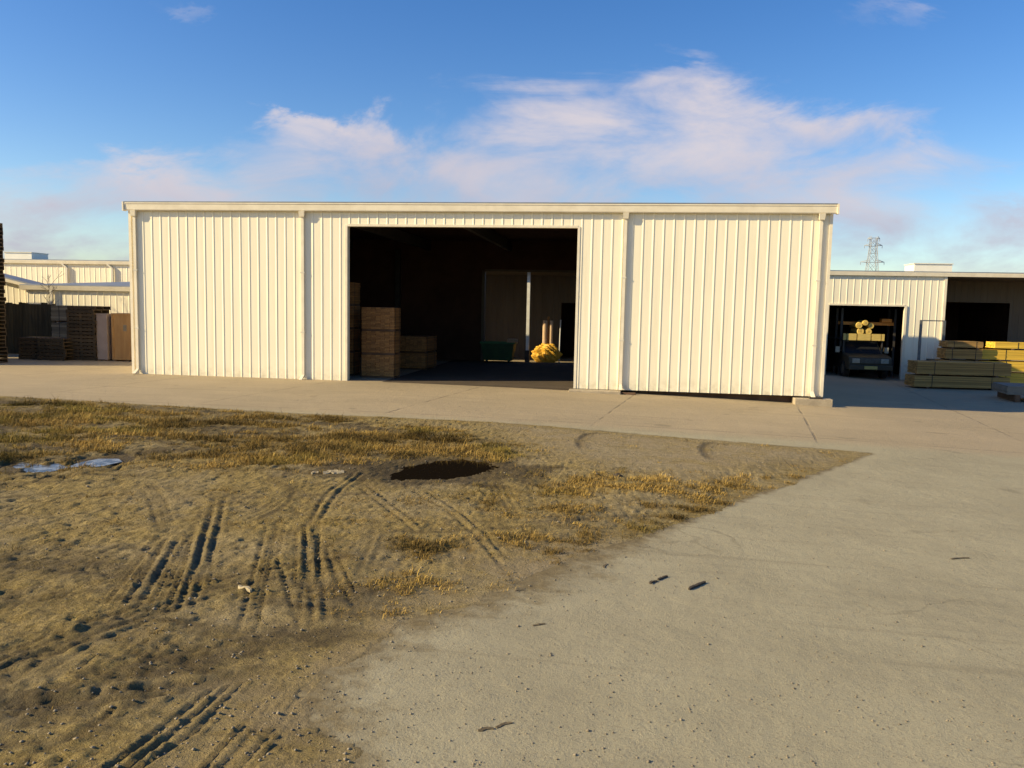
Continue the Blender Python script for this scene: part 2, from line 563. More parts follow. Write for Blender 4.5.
def np_mesh(name, P, quads, mat, smooth=True):
    me = bpy.data.meshes.new(name)
    me.vertices.add(len(P)); me.vertices.foreach_set('co', np.asarray(P, np.float32).ravel())
    n = len(quads); k = quads.shape[1]
    me.loops.add(n * k); me.polygons.add(n)
    me.loops.foreach_set('vertex_index', quads.astype(np.int32).ravel())
    me.polygons.foreach_set('loop_start', np.arange(0, n * k, k, dtype=np.int32))
    me.polygons.foreach_set('loop_total', np.full(n, k, np.int32))
    me.materials.append(MATS[mat])
    if smooth:
        me.polygons.foreach_set('use_smooth', np.ones(n, bool))
    me.update(calc_edges=True)
    o = bpy.data.objects.new(name, me)
    COL.objects.link(o)
    return o


def grid_mesh(name, xs, ys, Z, mat, keep=None):
    X, Y = np.meshgrid(xs, ys)
    P = np.stack([X, Y, Z], -1).reshape(-1, 3)
    nx, ny = len(xs), len(ys)
    i = (np.arange(ny - 1)[:, None] * nx + np.arange(nx - 1)[None, :])
    q = np.stack([i, i + 1, i + nx + 1, i + nx], -1).reshape(-1, 4)
    if keep is not None:
        kq = keep.reshape(-1)[q].any(1)
        q = q[kq]
        used = np.zeros(len(P), bool); used[q.ravel()] = True
        mp = np.cumsum(used) - 1
        P = P[used]; q = mp[q]
        return np_mesh(name, P, q, mat), used
    return np_mesh(name, P, q, mat), None


# ================================================================== THE GROUND
xs = np.concatenate([[-1500, -400, -120], np.arange(-60, 60, 1.0), [60, 120, 400, 1500]])
ys = np.concatenate([[-300, -120, -60], np.arange(-30, 30, 0.7), [30, 60, 150, 500, 2500]])
X, Y = np.meshgrid(xs, ys)
o, _ = grid_mesh('ground', xs, ys, g(X, Y) - 0.04, 'far_field')
tag(o, kind='structure')
xs = np.concatenate([np.arange(-45, 8, 0.5), np.arange(8, 23, 0.12), np.arange(23, 55.01, 0.5)]); ys = np.concatenate([np.arange(-32, -23, 0.8), np.arange(-23, -6, 0.12), np.arange(-6, 11.4, 0.6), np.arange(11.4, 13.2, 0.2), np.arange(13.2, 15, 0.8), [30]])
X, Y = np.meshgrid(xs, ys)
o, _ = grid_mesh('concrete_pavement', xs, ys, g(X, Y), 'concrete_paving')
tag(o, kind='structure')
PAVE = (o, X, Y)

# bare earth field
FIELD = [(-16, -5.6), (-6, -6.2), (0.79, -6.79), (5, -7.35), (9.0, -7.76), (13.5, -7.6), (17.7, -8.27), (20.95, -8.51),
         (18.11, -12.91), (16.33, -15.62), (15.03, -17.69), (14.36, -18.63), (14.01, -19.26), (14.0, -19.81), (14.41, -20.65),
         (14.8, -22.5), (-16, -22.5)]
_sd = poly_sd(PAVE[1], PAVE[2], FIELD)
_near = np.clip((-14.5 - PAVE[2]) / 2.5, 0, 1)
_dust = np.clip(1 + _sd / (0.22 + 0.75 * _near), 0, 1)
_ca = PAVE[0].data.color_attributes.new('dust', 'FLOAT_COLOR', 'POINT')
_ca.data.foreach_set('color', np.repeat(_dust.reshape(-1, 1), 4, 1).astype(np.float32).ravel())
GROOVES = []  # (pixel polyline, width, depth, lugs)


def c4(*p):  # reading off an enlargement of the lower left corner
    return [(x / 2.844, 540 + y / 2.844) for x, y in p]


for p in ([(430, 40), (385, 100), (330, 172)], [(460, 38), (420, 110), (378, 172)], [(492, 45), (462, 100), (428, 160)],
          [(548, 10), (525, 90), (500, 155)], [(578, 10), (556, 90), (530, 155)], [(606, 20), (588, 90), (568, 145)]):
    GROOVES.append((c4(*p), 0.052, 0.062, True))
for p in ([(512, 45), (484, 100), (452, 160)], [(410, 50), (362, 110), (312, 172)], [(445, 42), (402, 110), (355, 172)], [(530, 25), (506, 95), (478, 155)]):
    GROOVES.append((c4(*p), 0.042, 0.045, True))
for p in ([(768, 10), (745, 105), (722, 195)], [(888, 0), (885, 90), (876, 180)], [(845, 30), (842, 120)], [(800, 10), (785, 90)], [(940, 50), (985, 150)]):
    GROOVES.append((c4(*p), 0.040, 0.042, True))
for p in ([(748, 20), (722, 110), (698, 195)], [(785, 0), (765, 100), (742, 195)], [(868, 0), (866, 90), (858, 182)],
          [(908, 0), (903, 90), (893, 176)], [(800, 100), (830, 182)], [(925, 40), (955, 110), (1000, 170)], [(960, 60), (1010, 150)]):
    GROOVES.append((c4(*p), 0.047, 0.055, True))
for p in ([(545, 470), (470, 530), (360, 615)], [(590, 465), (510, 535), (410, 615)], [(625, 470), (560, 540), (455, 612)],
          [(735, 465), (690, 525), (620, 600), (575, 655)], [(805, 455), (740, 520), (670, 600), (620, 655)],
          [(842, 450), (810, 500), (720, 600), (680, 655)], [(790, 575), (850, 610), (900, 650)], [(760, 590), (700, 655)]):
    GROOVES.append((c4(*p), 0.040, 0.055, True))
for p in ([(840, 345), (720, 372), (590, 405), (440, 425), (280, 455), (120, 480), (-60, 505)],):
    GROOVES.append((c4(*p), 0.075, 0.042, False))
for p in ([(900, 250), (700, 285), (540, 320), (380, 350)], [(380, 275), (240, 310), (150, 350), (40, 420)], [(330, 160), (200, 185), (60, 210), (-60, 225)],
          [(420, 470), (320, 500), (230, 560), (120, 610), (0, 640)], [(820, 360), (700, 392), (560, 425), (430, 450), (270, 475), (110, 500), (-60, 525)]):
    GROOVES.append((c4(*p), 0.05, 0.03, False))
for p in ([(143, 497), (151, 508), (156, 524)], [(149, 495), (158, 507), (163, 522)], [(155, 494), (164, 505), (169, 519)],
          [(346, 484), (330, 495), (320, 507), (314, 520)], [(354, 484), (340, 495), (329, 508), (323, 520)],
          [(307, 545), (309, 570), (311, 600)], [(316, 545), (320, 570), (324, 598)],
          [(417, 497), (436, 508), (455, 520), (480, 540), (500, 560), (516, 576)], [(428, 497), (449, 509), (468, 522), (493, 542)],
          [(367, 497), (383, 509), (402, 524)], [(375, 496), (392, 508), (410, 522)],
          [(213, 515), (205, 545), (200, 570)], [(222, 515), (216, 545), (212, 570)]):
    GROOVES.append((p, 0.06, 0.05, True))
for p in ([(604, 431), (588, 434), (579, 441), (581, 450)], [(722, 439), (708, 441), (702, 447), (708, 455), (716, 459)]):
    GROOVES.append((p, 0.09, 0.035, False))

# older, fainter scuffs and ruts criss-crossing the left half (ground coordinates)
rr_ = random.Random(5)
for _ in range(46):
    x0_, y0_ = rr_.uniform(5, 15), rr_.uniform(-21.3, -13.5)
    a_ = rr_.choice((rr_.gauss(0.5, 0.25), rr_.gauss(0.4, 0.2), rr_.gauss(1.75, 0.25)))
    pts_ = [(x0_, y0_)]
    for _k in range(4):
        a_ += rr_.gauss(0, 0.12)
        pts_.append((pts_[-1][0] + 0.5 * math.cos(a_), pts_[-1][1] + 0.5 * math.sin(a_)))
    for j_ in range(rr_.choice((1, 2, 2, 3))):
        GROOVES.append((tuple((x_ + 0.10 * j_, y_ - 0.03 * j_) for x_, y_ in pts_), 0.05, rr_.uniform(0.010, 0.022), rr_.random() < 0.5))
xs = np.arange(-9.0, 21.6, 0.021)
dy = [-22.3]
while dy[-1] < -5.4:
    dy.append(dy[-1] + max(0.018, 0.0062 * (dy[-1] + 24.67)))
ys = np.array(dy)
X, Y = np.meshgrid(xs, ys)
sd = poly_sd(X, Y, FIELD)
edge_n = fbm(X * 1.3, Y * 1.3, 0, 5, 0.6)
# crisp along the driveway's straight edge and the apron, frayed at the near end
fray = 0.05 + 0.16 * np.clip((-17.0 - Y) / 1.5, 0, 1) * np.clip((X - 11) / 2, 0, 1)
dd = sd + edge_n * fray * 2 + 0.10 * np.clip(edge_n, 0, 1)
soft = np.clip((-16.0 - Y) / 1.5, 0, 1) * np.clip((X - 9) / 3, 0, 1)
ramp = np.clip(dd / (0.9 + 1.3 * soft), -0.35, 1)
Hh = ramp * 0.07
far_sand = np.clip((poly_sd(X, Y, uv([(470, 422), (700, 436), (875, 446), (800, 462), (690, 480), (600, 470), (540, 455)])) + 0.3) / 1.2, 0, 1)
rough_k = np.clip(dd / (0.5 + 0.8 * soft), 0, 1) * (1 - 0.75 * far_sand)
Hh += rough_k * (fbm(X * 0.9, Y * 0.9, 1, 3) * 0.035 + fbm(X * 5, Y * 7, 2, 3, 0.6) * 0.016 + fbm(X * 14, Y * 14, 3, 3, 0.8) * 0.024)
Hh += rough_k * 0.016 * np.clip(vnoise(X * 13, Y * 13, 1) * 3 - 0.7, 0, 1)
# puddle basins
PUD = [uv([(383, 479), (398, 469), (424, 464), (455, 462), (480, 465), (489, 471), (480, 478), (455, 480), (430, 481), (408, 483), (392, 485)]),
       uv([(8, 474), (20, 467), (40, 465), (58, 468), (68, 472), (52, 476), (34, 478), (14, 480)]),
       uv([(66, 472), (78, 467), (98, 463), (118, 463), (122, 466), (104, 470), (88, 472), (74, 474)])]
wet = np.zeros_like(X)
for i, P in enumerate(PUD):
    s = poly_sd(X, Y, P) + fbm(X * 3, Y * 3, 2, 4, 0.6) * (0.2 if i == 0 else 1.5)
    s = s - (0.2 if i == 0 else 0.0)
    k = np.clip((s + 0.45) / 0.6, 0, 1); k = k * k * (3 - 2 * k)
    Hh = Hh * (1 - k) + 0.012 * k
    Hh = np.where(s > 0.05, np.minimum(Hh, 0.02), Hh)
    wet = np.maximum(wet, np.clip((s + (0.75 if i == 0 else 0.35)) / 0.7, 0, 1))
disturbed = np.zeros_like(X)
mud_shade_line = np.zeros_like(X)
rough_here = np.ones_like(X)
smooth_base = Hh.copy()
TRK = np.zeros_like(X)
for pl, w, dep, lug in GROOVES:
    P = uv(pl) if len(pl[0]) == 2 and not isinstance(pl, tuple) else list(pl)
    if lug and len(P) > 1:      # the print fades in and out beyond its clear part
        for e_, (p_, q_) in ((0, (P[0], P[1])), (1, (P[-1], P[-2]))):
            l_ = math.hypot(p_[0] - q_[0], p_[1] - q_[1]) + 1e-6
            n_ = (p_[0] + (p_[0] - q_[0]) / l_ * 0.55, p_[1] + (p_[1] - q_[1]) / l_ * 0.55)
            P = [n_] + P if e_ == 0 else P + [n_]
    ax = [q[0] for q in P]; ay = [q[1] for q in P]
    w = w * random.uniform(0.85, 1.1) * (0.46 if lug else 0.6); dep = dep * (0.38 if lug else 0.5)
    ix = np.where((xs > min(ax) - 0.5) & (xs < max(ax) + 0.5))[0]
    iy = np.where((ys > min(ay) - 0.5) & (ys < max(ay) + 0.5))[0]
    if len(ix) < 2 or len(iy) < 2:
        continue
    sl = (slice(iy[0], iy[-1] + 1), slice(ix[0], ix[-1] + 1))
    xx, yy = X[sl], Y[sl]
    wob = fbm(xx * 2.5, yy * 2.5, 0, 3) * 0.014
    d, t, L = line_d(xx, yy, P)
    d = np.abs(d + wob)
    endf = np.clip(np.minimum(t, L - t) / (0.55 if lug else 0.3), 0, 1) ** 0.7
    var = np.clip(0.95 + fbm(xx * 2.3, yy * 2.3, 3, 3) * 0.6, 0.5, 1.3) * endf
    cut = np.exp(-(d / w) ** 2)
    rim = np.exp(-((d - 1.9 * w) / (0.8 * w)) ** 2)
    if lug:
        lg = 0.5 + 0.5 * np.sin(t * 2 * math.pi / 0.10 + xx * 5)
        rough_here[sl] = np.minimum(rough_here[sl], 1 - 0.5 * np.exp(-(d / 0.09) ** 2) * endf)
        prof = -dep * cut * (0.82 + 0.18 * lg) + dep * 0.65 * rim * (0.25 + 1.0 * lg)
    else:
        prof = -dep * cut * np.clip(0.8 + fbm(xx * 6, yy * 6, 1, 3) * 0.9, 0.3, 1.2) + dep * 0.6 * rim * np.clip(0.6 + fbm(xx * 9, yy * 9, 2, 3) * 1.2, 0, 1.0)
    if not lug and dep > 0.03:
        prof = prof + np.exp(-((d - 0.09) / 0.09) ** 2) * np.clip(vnoise(xx * 10, yy * 10, 2) * 2.4 - 0.15, 0, 1) * 0.028
    TRK[sl] += prof * var
    mud_shade_line[sl] = np.maximum(mud_shade_line[sl], np.exp(-(d / (w * (1.1 if lug else 1.9))) ** 2) * np.clip(var, 0, 1) * (0.3 if lug else 0.7))  # wet soil tone doubling as painted shade in the grooves
    disturbed[sl] = np.maximum(disturbed[sl], np.exp(-(d / 0.16) ** 2) * var)
low_ = ramp * 0.07 + rough_k * fbm(X * 0.9, Y * 0.9, 1, 3) * 0.035
Hh = np.where(wet > 0.3, Hh, low_ * (1 - rough_here) + Hh * rough_here) + TRK
inside = dd > -0.12
Hh = np.where(inside, np.maximum(Hh, np.where(dd > 0.0, 0.007, -0.05)), -0.05)
Z = g(X, Y) + Hh

# where grass and litter lie
SOIL = {}
band = poly_sd(X, Y, uv([(-60, 398), (0, 402), (110, 406), (300, 418), (420, 428), (500, 440), (560, 456), (520, 468), (470, 466), (400, 470), (300, 478),
                         (200, 474), (120, 482), (0, 486), (-60, 488)]))
diag = poly_sd(X, Y, uv([(870, 448), (800, 462), (700, 480), (620, 486), (560, 500), (470, 560), (400, 610), (420, 618), (500, 588), (590, 553), (690, 516), (780, 482)]))
mid = poly_sd(X, Y, uv([(330, 520), (430, 492), (560, 470), (700, 470), (640, 520), (560, 560), (480, 590), (400, 615), (320, 600)]))
patch = fbm(X * 0.8, Y * 1.9, 0, 5, 0.6)
patch2 = fbm(X * 3.1, Y * 4.2, 3, 4, 0.6)
gd = np.zeros_like(X)
gd = np.maximum(gd, np.clip(band / 0.8 + 0.4, 0, 1) * np.clip(0.42 + patch * 2.0 + patch2 * 1.3, 0, 1))
strip = poly_sd(X, Y, uv([(250, 452), (330, 447), (420, 445), (500, 450), (520, 458), (480, 462), (400, 464), (300, 468)]))
gd = np.maximum(gd, np.clip(strip / 0.4 + 0.6, 0, 1) * np.clip(0.75 + patch2 * 1.2, 0, 1))
gd = np.maximum(gd, np.clip(diag / 0.35 + 0.6, 0, 1) * np.clip(0.14 + patch * 1.6 + patch2 * 2.2, 0, 1))
gd = np.maximum(gd, np.clip(mid / 0.8 + 0.5, 0, 1) * np.clip(0.10 + patch * 1.0 + patch2 * 1.7, 0, 1))
gd = np.maximum(gd, np.clip(-0.45 + patch * 0.9 + patch2 * 1.4, 0, 0.3) * (sd > 0.3))
gd *= (1 - np.clip(wet * 1.3, 0, 1)) * (1 - 0.8 * disturbed) * (dd > 0.02) * (1 - 0.85 * far_sand)
nearmud = np.clip((sd) / 0.6, 0, 1) * np.clip((-16.5 - Y) / 2.0, 0, 1)
streak = np.clip(fbm(X * 0.5 + Y * 0.9, Y * 2.6, 1, 4) * 2.4 + 0.05, 0, 1) * nearmud
wetring = np.clip(poly_sd(X, Y, uv([(290, 472), (380, 460), (480, 457), (565, 468), (545, 486), (480, 487), (400, 491), (330, 482)])) / 0.5 + 0.4 + patch2, 0, 0.85)
bandmud = np.maximum(wetring, np.clip(band / 0.5, 0, 1) * np.clip(-patch * 1.6 + patch2 * 0.9 + 0.15, 0, 0.85))
lowmud = poly_sd(X, Y, uv([(-40, 702), (100, 668), (200, 640), (330, 612), (400, 606), (350, 640), (290, 662), (200, 688), (80, 716), (-40, 740)]))
lowmud = np.clip(lowmud / 0.25 + 0.6, 0, 1) * np.clip(0.45 + patch2 * 1.6, 0, 0.85)
lowmud2 = poly_sd(X, Y, uv([(-40, 560), (60, 552), (150, 545), (150, 560), (60, 590), (60, 640), (-40, 680)]))
lowmud = np.maximum(lowmud, np.clip(lowmud2 / 0.6 + 0.3, 0, 1) * np.clip(0.15 + patch2 * 1.6, 0, 0.7))
mud_and_shade = np.clip(np.maximum.reduce([wet, streak * 0.8, bandmud, mud_shade_line * (dd > 0.05), lowmud]), 0, 1)
nearedge = np.clip(1 - (dd + edge_n * 0.6) / 0.9, 0, 1) * np.clip((-15.5 - Y) / 1.0, 0, 1)
soil = np.stack([mud_and_shade * (1 - 0.7 * nearedge), np.clip(gd * 0.8, 0, 1), np.maximum(far_sand, nearedge), np.ones_like(X)], -1)
o, used = grid_mesh('earth_field', xs, ys, Z, 'bare_earth', keep=(dd > -0.35))
ca = o.data.color_attributes.new('soil', 'FLOAT_COLOR', 'POINT')
ca.data.foreach_set('color', soil.reshape(-1, 4)[used].astype(np.float32).ravel())
tag(o, kind='structure')


def field_z(px, py):
    i = np.clip(np.searchsorted(ys, py), 0, len(ys) - 1); j = np.clip(np.searchsorted(xs, px), 0, len(xs) - 1)
    return Z[i, j]


# puddle water: level sheets cut by the shape of the ground around them
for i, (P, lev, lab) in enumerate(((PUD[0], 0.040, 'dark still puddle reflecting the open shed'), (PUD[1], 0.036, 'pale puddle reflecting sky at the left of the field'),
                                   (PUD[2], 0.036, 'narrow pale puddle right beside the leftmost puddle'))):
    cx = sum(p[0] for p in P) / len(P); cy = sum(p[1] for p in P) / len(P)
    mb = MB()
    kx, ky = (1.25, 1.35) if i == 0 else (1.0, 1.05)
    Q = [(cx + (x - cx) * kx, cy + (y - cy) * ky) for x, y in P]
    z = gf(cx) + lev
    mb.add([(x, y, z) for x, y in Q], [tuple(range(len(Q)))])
    o = mb.build('puddle' if i == 0 else 'pale_puddle', 'puddle_water' if i == 0 else 'pale_reflection')
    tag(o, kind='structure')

# dry grass: blades in tufts
gd = np.clip(gd, 0, 1)
dens = gd * np.gradient(ys)[:, None] * 0.021
prob = dens.ravel() / dens.sum()
NT = 21000
# keep tufts even over the ground, a bit finer near the eye
pick = RNG.choice(len(prob), NT, p=prob)
tx = X.ravel()[pick] + RNG.uniform(-0.015, 0.015, NT); ty = Y.ravel()[pick] + RNG.uniform(-0.03, 0.03, NT)
tz = Z.ravel()[pick]
tall = np.clip(gd.ravel()[pick], 0.25, 1)
NBL = 9
bx = np.repeat(tx, NBL) + RNG.normal(0, 0.04, NT * NBL); by = np.repeat(ty, NBL) + RNG.normal(0, 0.04, NT * NBL)
bz = np.repeat(tz, NBL) - 0.008
isband = (np.repeat(band.ravel()[pick], NBL) > -0.2)
ln = RNG.uniform(0.04, 0.12, NT * NBL) * np.repeat(0.4 + 0.6 * tall, NBL) * np.where(isband, 1.1, 0.7) * np.repeat(np.exp(RNG.normal(-0.1, 0.38, NT)), NBL)
ang = RNG.uniform(0, 2 * math.pi, NT * NBL)
lean = np.abs(RNG.normal(1.12, 0.4, NT * NBL)).clip(0.05, 1.5)
hx, hy = np.cos(ang), np.sin(ang)
wd = RNG.uniform(0.004, 0.009, NT * NBL)
sx, sy = -hy, hx
z0 = np.stack([bx - sx * wd / 2, by - sy * wd / 2, bz], -1); z1 = np.stack([bx + sx * wd / 2, by + sy * wd / 2, bz], -1)
mx = np.stack([bx + hx * ln * 0.45 * np.sin(lean * 0.6), by + hy * ln * 0.45 * np.sin(lean * 0.6), bz + ln * 0.55 * np.cos(lean * 0.6)], -1)
sv = np.stack([sx * wd * 0.4, sy * wd * 0.4, np.zeros_like(wd)], -1)
tp = np.stack([bx + hx * ln * np.sin(lean), by + hy * ln * np.sin(lean), bz + ln * np.cos(lean) + 0.006], -1)
P = np.stack([z0, z1, mx + sv, mx - sv, tp], 1).reshape(-1, 3)
base = (np.arange(NT * NBL) * 5)[:, None]
tri = np.concatenate([base + [0, 1, 2], base + [0, 2, 3], base + [3, 2, 4]], 0)
o = np_mesh('dry_grass', P, tri, 'dry_grass', smooth=False)
tone = RNG.random(NT * NBL)
tt_tone = np.repeat(RNG.random(NT), NBL)
greenish = np.clip(fbm(np.repeat(tx, NBL) * 0.7, np.repeat(ty, NBL) * 0.9, 2, 3) * 2.0 - 0.15, 0, 0.6)
c0 = np.array([0.42, 0.285, 0.08]); c1 = np.array([0.115, 0.07, 0.02]); c2 = np.array([0.125, 0.105, 0.018])
mixk = np.clip(0.6 * tt_tone + 0.4 * tone, 0, 1)[:, None]
cc = c0 * (1 - mixk) + c1 * mixk
cc = cc * (1 - greenish[:, None]) + (c2 * (0.7 + 0.8 * tone[:, None])) * greenish[:, None]
drift = np.clip(1.0 + fbm(np.repeat(tx, NBL) * 0.9, np.repeat(ty, NBL) * 2.2, 1, 4) * 1.5, 0.35, 1.6)[:, None]
cc = cc * drift
cc = np.concatenate([cc, np.ones((len(cc), 1))], 1)
ca = o.data.color_attributes.new('tone', 'FLOAT_COLOR', 'POINT')
ca.data.foreach_set('color', np.repeat(cc, 5, 0).astype(np.float32).ravel())
tag(o, 'dry straw coloured grass growing in patches over the bare field', 'grass', kind='stuff')

# gravel and clods scattered over field and paving
mbv, mbf = [], []
ico = [(0, 0, 1), (0.9, 0, 0.1), (0.2, 0.85, 0.1), (-0.8, 0.45, 0.1), (-0.7, -0.6, 0.1), (0.25, -0.9, 0.1), (0, 0, -0.6)]
icf = [(0, 1, 2), (0, 2, 3), (0, 3, 4), (0, 4, 5), (0, 5, 1), (6, 2, 1), (6, 3, 2), (6, 4, 3), (6, 5, 4), (6, 1, 5)]
k = 0
for _ in range(5200):
    y = -21.6 + 17 * random.random() ** 1.8
    x = random.uniform(11.5, 20.5) if random.random() < 0.55 else random.uniform(2, 17)
    x = x if y > -19 else random.uniform(12.5, 18.8)
    s = random.uniform(0.004, 0.011) * (1.6 if random.random() < 0.06 else 1)
    ii = int(np.clip(np.searchsorted(ys, y), 0, len(ys) - 1)); jj = int(np.clip(np.searchsorted(xs, x), 0, len(xs) - 1))
    z = max(Z[ii, jj], gf(x)) if dd[ii, jj] > -0.1 else gf(x)
    if dd[ii, jj] > 0:
        s *= 1.5
    R = Matrix.Rotation(random.uniform(0, 6.28), 3, 'Z')
    fl = random.uniform(0.5, 0.9)
    for p in ico:
        q = R @ Vector((p[0] * s * random.uniform(0.7, 1.3), p[1] * s * random.uniform(0.7, 1.2), p[2] * s * fl))
        mbv.append((x + q.x, y + q.y, z + q.z + s * 0.2))
    for f_ in icf:
        mbf.append([i + k for i in f_])
    k += 7
o = np_mesh('gravel', np.array(mbv), np.array(mbf), 'pebble_stone', smooth=False)
tag(o, 'loose grit and small stones strewn over concrete and earth', 'gravel', kind='stuff')

# ------------------------------------------------------------------ litter on the ground
def rough_stick(name, a, b_, w, h, mat, label, cat='stick', group=None, seg=7, gz=None):
    """a slightly bent, chipped piece of wood lying on the ground"""
    a, b_ = Vector(a), Vector(b_)
    t = (b_ - a); L = t.length; t.normalize(); s = Vector((-t.y, t.x, 0))
    vs, fs = [], []
    for i in range(seg + 1):
        k_ = i / seg
        c_ = a + t * L * k_ + s * math.sin(k_ * 3.1) * w * random.uniform(0.1, 0.5)
        ww = w * (0.5 + 0.5 * min(1, 3 * min(k_ + 0.12, 1.12 - k_))) * random.uniform(0.8, 1.15)
        hh = h * random.uniform(0.75, 1.15)
        for q in ((-0.5, 0), (0.5, 0), (0.42, 1), (-0.42, 1)):
            vs.append(c_ + s * q[0] * ww + Vector((0, 0, q[1] * hh - 0.002)))
    for i in range(seg):
        for j in range(4):
            fs.append((i * 4 + j, i * 4 + (j + 1) % 4, i * 4 + 4 + (j + 1) % 4, i * 4 + 4 + j))
    fs += [(3, 2, 1, 0), tuple(seg * 4 + j for j in range(4))]
    mb = MB().add(vs, fs)
    mid_ = (a + b_) / 2
    o = mb.build(name, mat, loc=(mid_.x, mid_.y, a.z))
    return tag(o, label, cat, group)


def pav(px, py):
    p = at(px, py, -0.08); p = at(px, py, gf(p.x)); return p


def fld(px, py):
    p = at(px, py, 0.0)
    for _ in range(3):
        p = at(px, py, float(field_z(p.x, p.y)))
    return p


rough_stick('broken_stick', pav(650, 584), pav(657, 581.5), 0.03, 0.018, 'stick_wood', 'shorter dark piece of broken wood, left end of the two dashes on the driveway', group='dark sticks on the driveway')
rough_stick('broken_stick', pav(658, 580.5), pav(667, 577), 0.03, 0.018, 'stick_wood', 'dark piece of broken wood just right of the shortest stick on the driveway', group='dark sticks on the driveway')
rough_stick('broken_stick', pav(689, 590), pav(705, 583), 0.035, 0.022, 'stick_wood', 'longest straight dark stick alone on the driveway, right of the broken pieces', group='dark sticks on the driveway')
chips = [((533, 626), (545, 624), 'small brown chip on the driveway left of the broken sticks'),
         ((478, 731), (494, 729), 'flat brown splinter near the bottom edge of the picture'), ((496, 728), (512, 723), 'brown splinter right of the flat splinter near the bottom'),
         ((951, 559), (969, 558), 'thin dark splinter far right on the concrete'),
         ((604, 568), (607, 564), 'tiny dark chip close to the grass edge above the sticks'), ((515, 591), (524, 590), 'dark flake on the concrete by the end of the long rut')]
for a, b_, lab in chips:
    rough_stick('wood_chip', pav(*a), pav(*b_), 0.03, 0.008, 'chip_wood', lab, 'wood chip', 'chips of wood on the concrete', seg=4)
p, q = fld(239, 588), fld(251, 592)
rough_stick('wood_chunk', p, q, 0.03, 0.028, 'pale_scrap', 'pale wood chunk lying between the two sets of tyre tracks', 'wood chunk', seg=5)
p, q = fld(323, 474), fld(344, 472)
rough_stick('pale_scrap', p, (q.x, q.y, p.z), 0.22, 0.03, 'pale_scrap', 'flat pale scrap lying in dry grass left of the dark puddle', 'scrap', seg=8)
p, q = fld(311, 474), fld(319, 473)
rough_stick('pale_scrap', p, (q.x, q.y, p.z), 0.12, 0.025, 'pale_scrap', 'smaller pale scrap just left of the flat one in dry grass', 'scrap', seg=5)
p = fld(618, 476); mb = MB()
mb.add([(p.x + a_ * 0.10 * random.uniform(0.8, 1.2), p.y + b_ * 0.10, p.z + c_ * 0.06) for a_, b_, c_ in ico], icf)
tag(mb.build('field_stone', 'stick_wood', loc=p, bevel=0.015), 'dark lone stone on bare earth right of the dark puddle', 'stone')

# ================================================================== THE BIG SHED
shed = empty('metal_shed', (0, 0, 0))
tag(shed, 'large cream ribbed metal shed with one wide open doorway and white gutter', 'shed')
OL, OR, OT = 7.37, 14.66, 4.91        # front opening
BL, BRt, BT = 9.88, 17.2, 4.06        # back opening
fw_ = MB()
ribbed(fw_, 'x', 0.0, OL, 0.0, H - 0.02, 0.0, -1)
ribbed(fw_, 'x', OL, OR, OT, H - 0.02, 0.0, -1)
ribbed(fw_, 'x', OR, 16.1, 0.0, H - 0.02, 0.0, -1)
ribbed(fw_, 'x', 16.1, W, 0.0, H - 0.02, 0.0, -1)
fw_.build('front_wall', 'cream_cladding', shed)
RIDGE = H + 0.26


def ztop(v):
    return H + 0.26 * (1 - abs(v - D / 2) / (D / 2)) - 0.02


for xpos, sg in ((0.0, -1), (W, 1)):
    sw = MB(); ribbed(sw, 'y', 0.0, D, -0.02 if sg < 0 else -0.02, ztop, xpos, sg)
    sw.build('side_wall', 'cream_cladding', shed)
bw = MB()
ribbed(bw, 'x', 0.0, BL, -0.3, H - 0.02, D, 1)
ribbed(bw, 'x', BL, BRt, BT, H - 0.02, D, 1)
ribbed(bw, 'x', BRt, W, -0.3, H - 0.02, D, 1)
bw.build('back_wall', 'cream_cladding', shed)
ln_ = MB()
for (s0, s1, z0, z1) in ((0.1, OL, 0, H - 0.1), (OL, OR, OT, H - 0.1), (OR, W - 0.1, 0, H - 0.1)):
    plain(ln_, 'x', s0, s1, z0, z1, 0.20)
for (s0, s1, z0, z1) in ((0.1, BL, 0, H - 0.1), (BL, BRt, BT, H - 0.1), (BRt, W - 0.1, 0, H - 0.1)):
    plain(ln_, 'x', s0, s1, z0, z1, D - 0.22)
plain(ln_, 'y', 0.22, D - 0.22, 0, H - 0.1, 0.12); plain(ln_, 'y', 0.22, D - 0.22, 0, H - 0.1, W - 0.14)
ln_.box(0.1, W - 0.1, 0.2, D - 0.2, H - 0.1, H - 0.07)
ln_.build('darkening_liner', 'dark_liner', shed)  # dark inner sheets added so the interior stays dark
rf = MB()
rf.prism([(-0.04, H), (D / 2, RIDGE), (D + 0.10, H), (D + 0.10, H + 0.045), (D / 2, RIDGE + 0.11), (-0.17, H + 0.135), (-0.17, H + 0.105), (-0.04, H + 0.104)], -0.12, W + 0.12)
rf.build('roof', 'roof_steel', shed)
for k in range(1, 6):
    fr = MB()
    xk = (0, 5.92, 5.92, 16.08, 16.08, W)[k] if False else k * W / 6
    fr.bar((xk, 0.3, H - 0.35), (xk, D - 0.3, H - 0.35), 0.16, 0.4)
    fr.build('roof_beam', 'dark_steel', shed)
for xk in (5.92, 16.08):
    for yk in (0.34, D - 0.4):
        MB().box(xk - 0.1, xk + 0.1, yk - 0.12, yk + 0.14, 0, H - 0.55).build('column', 'dark_steel', shed)
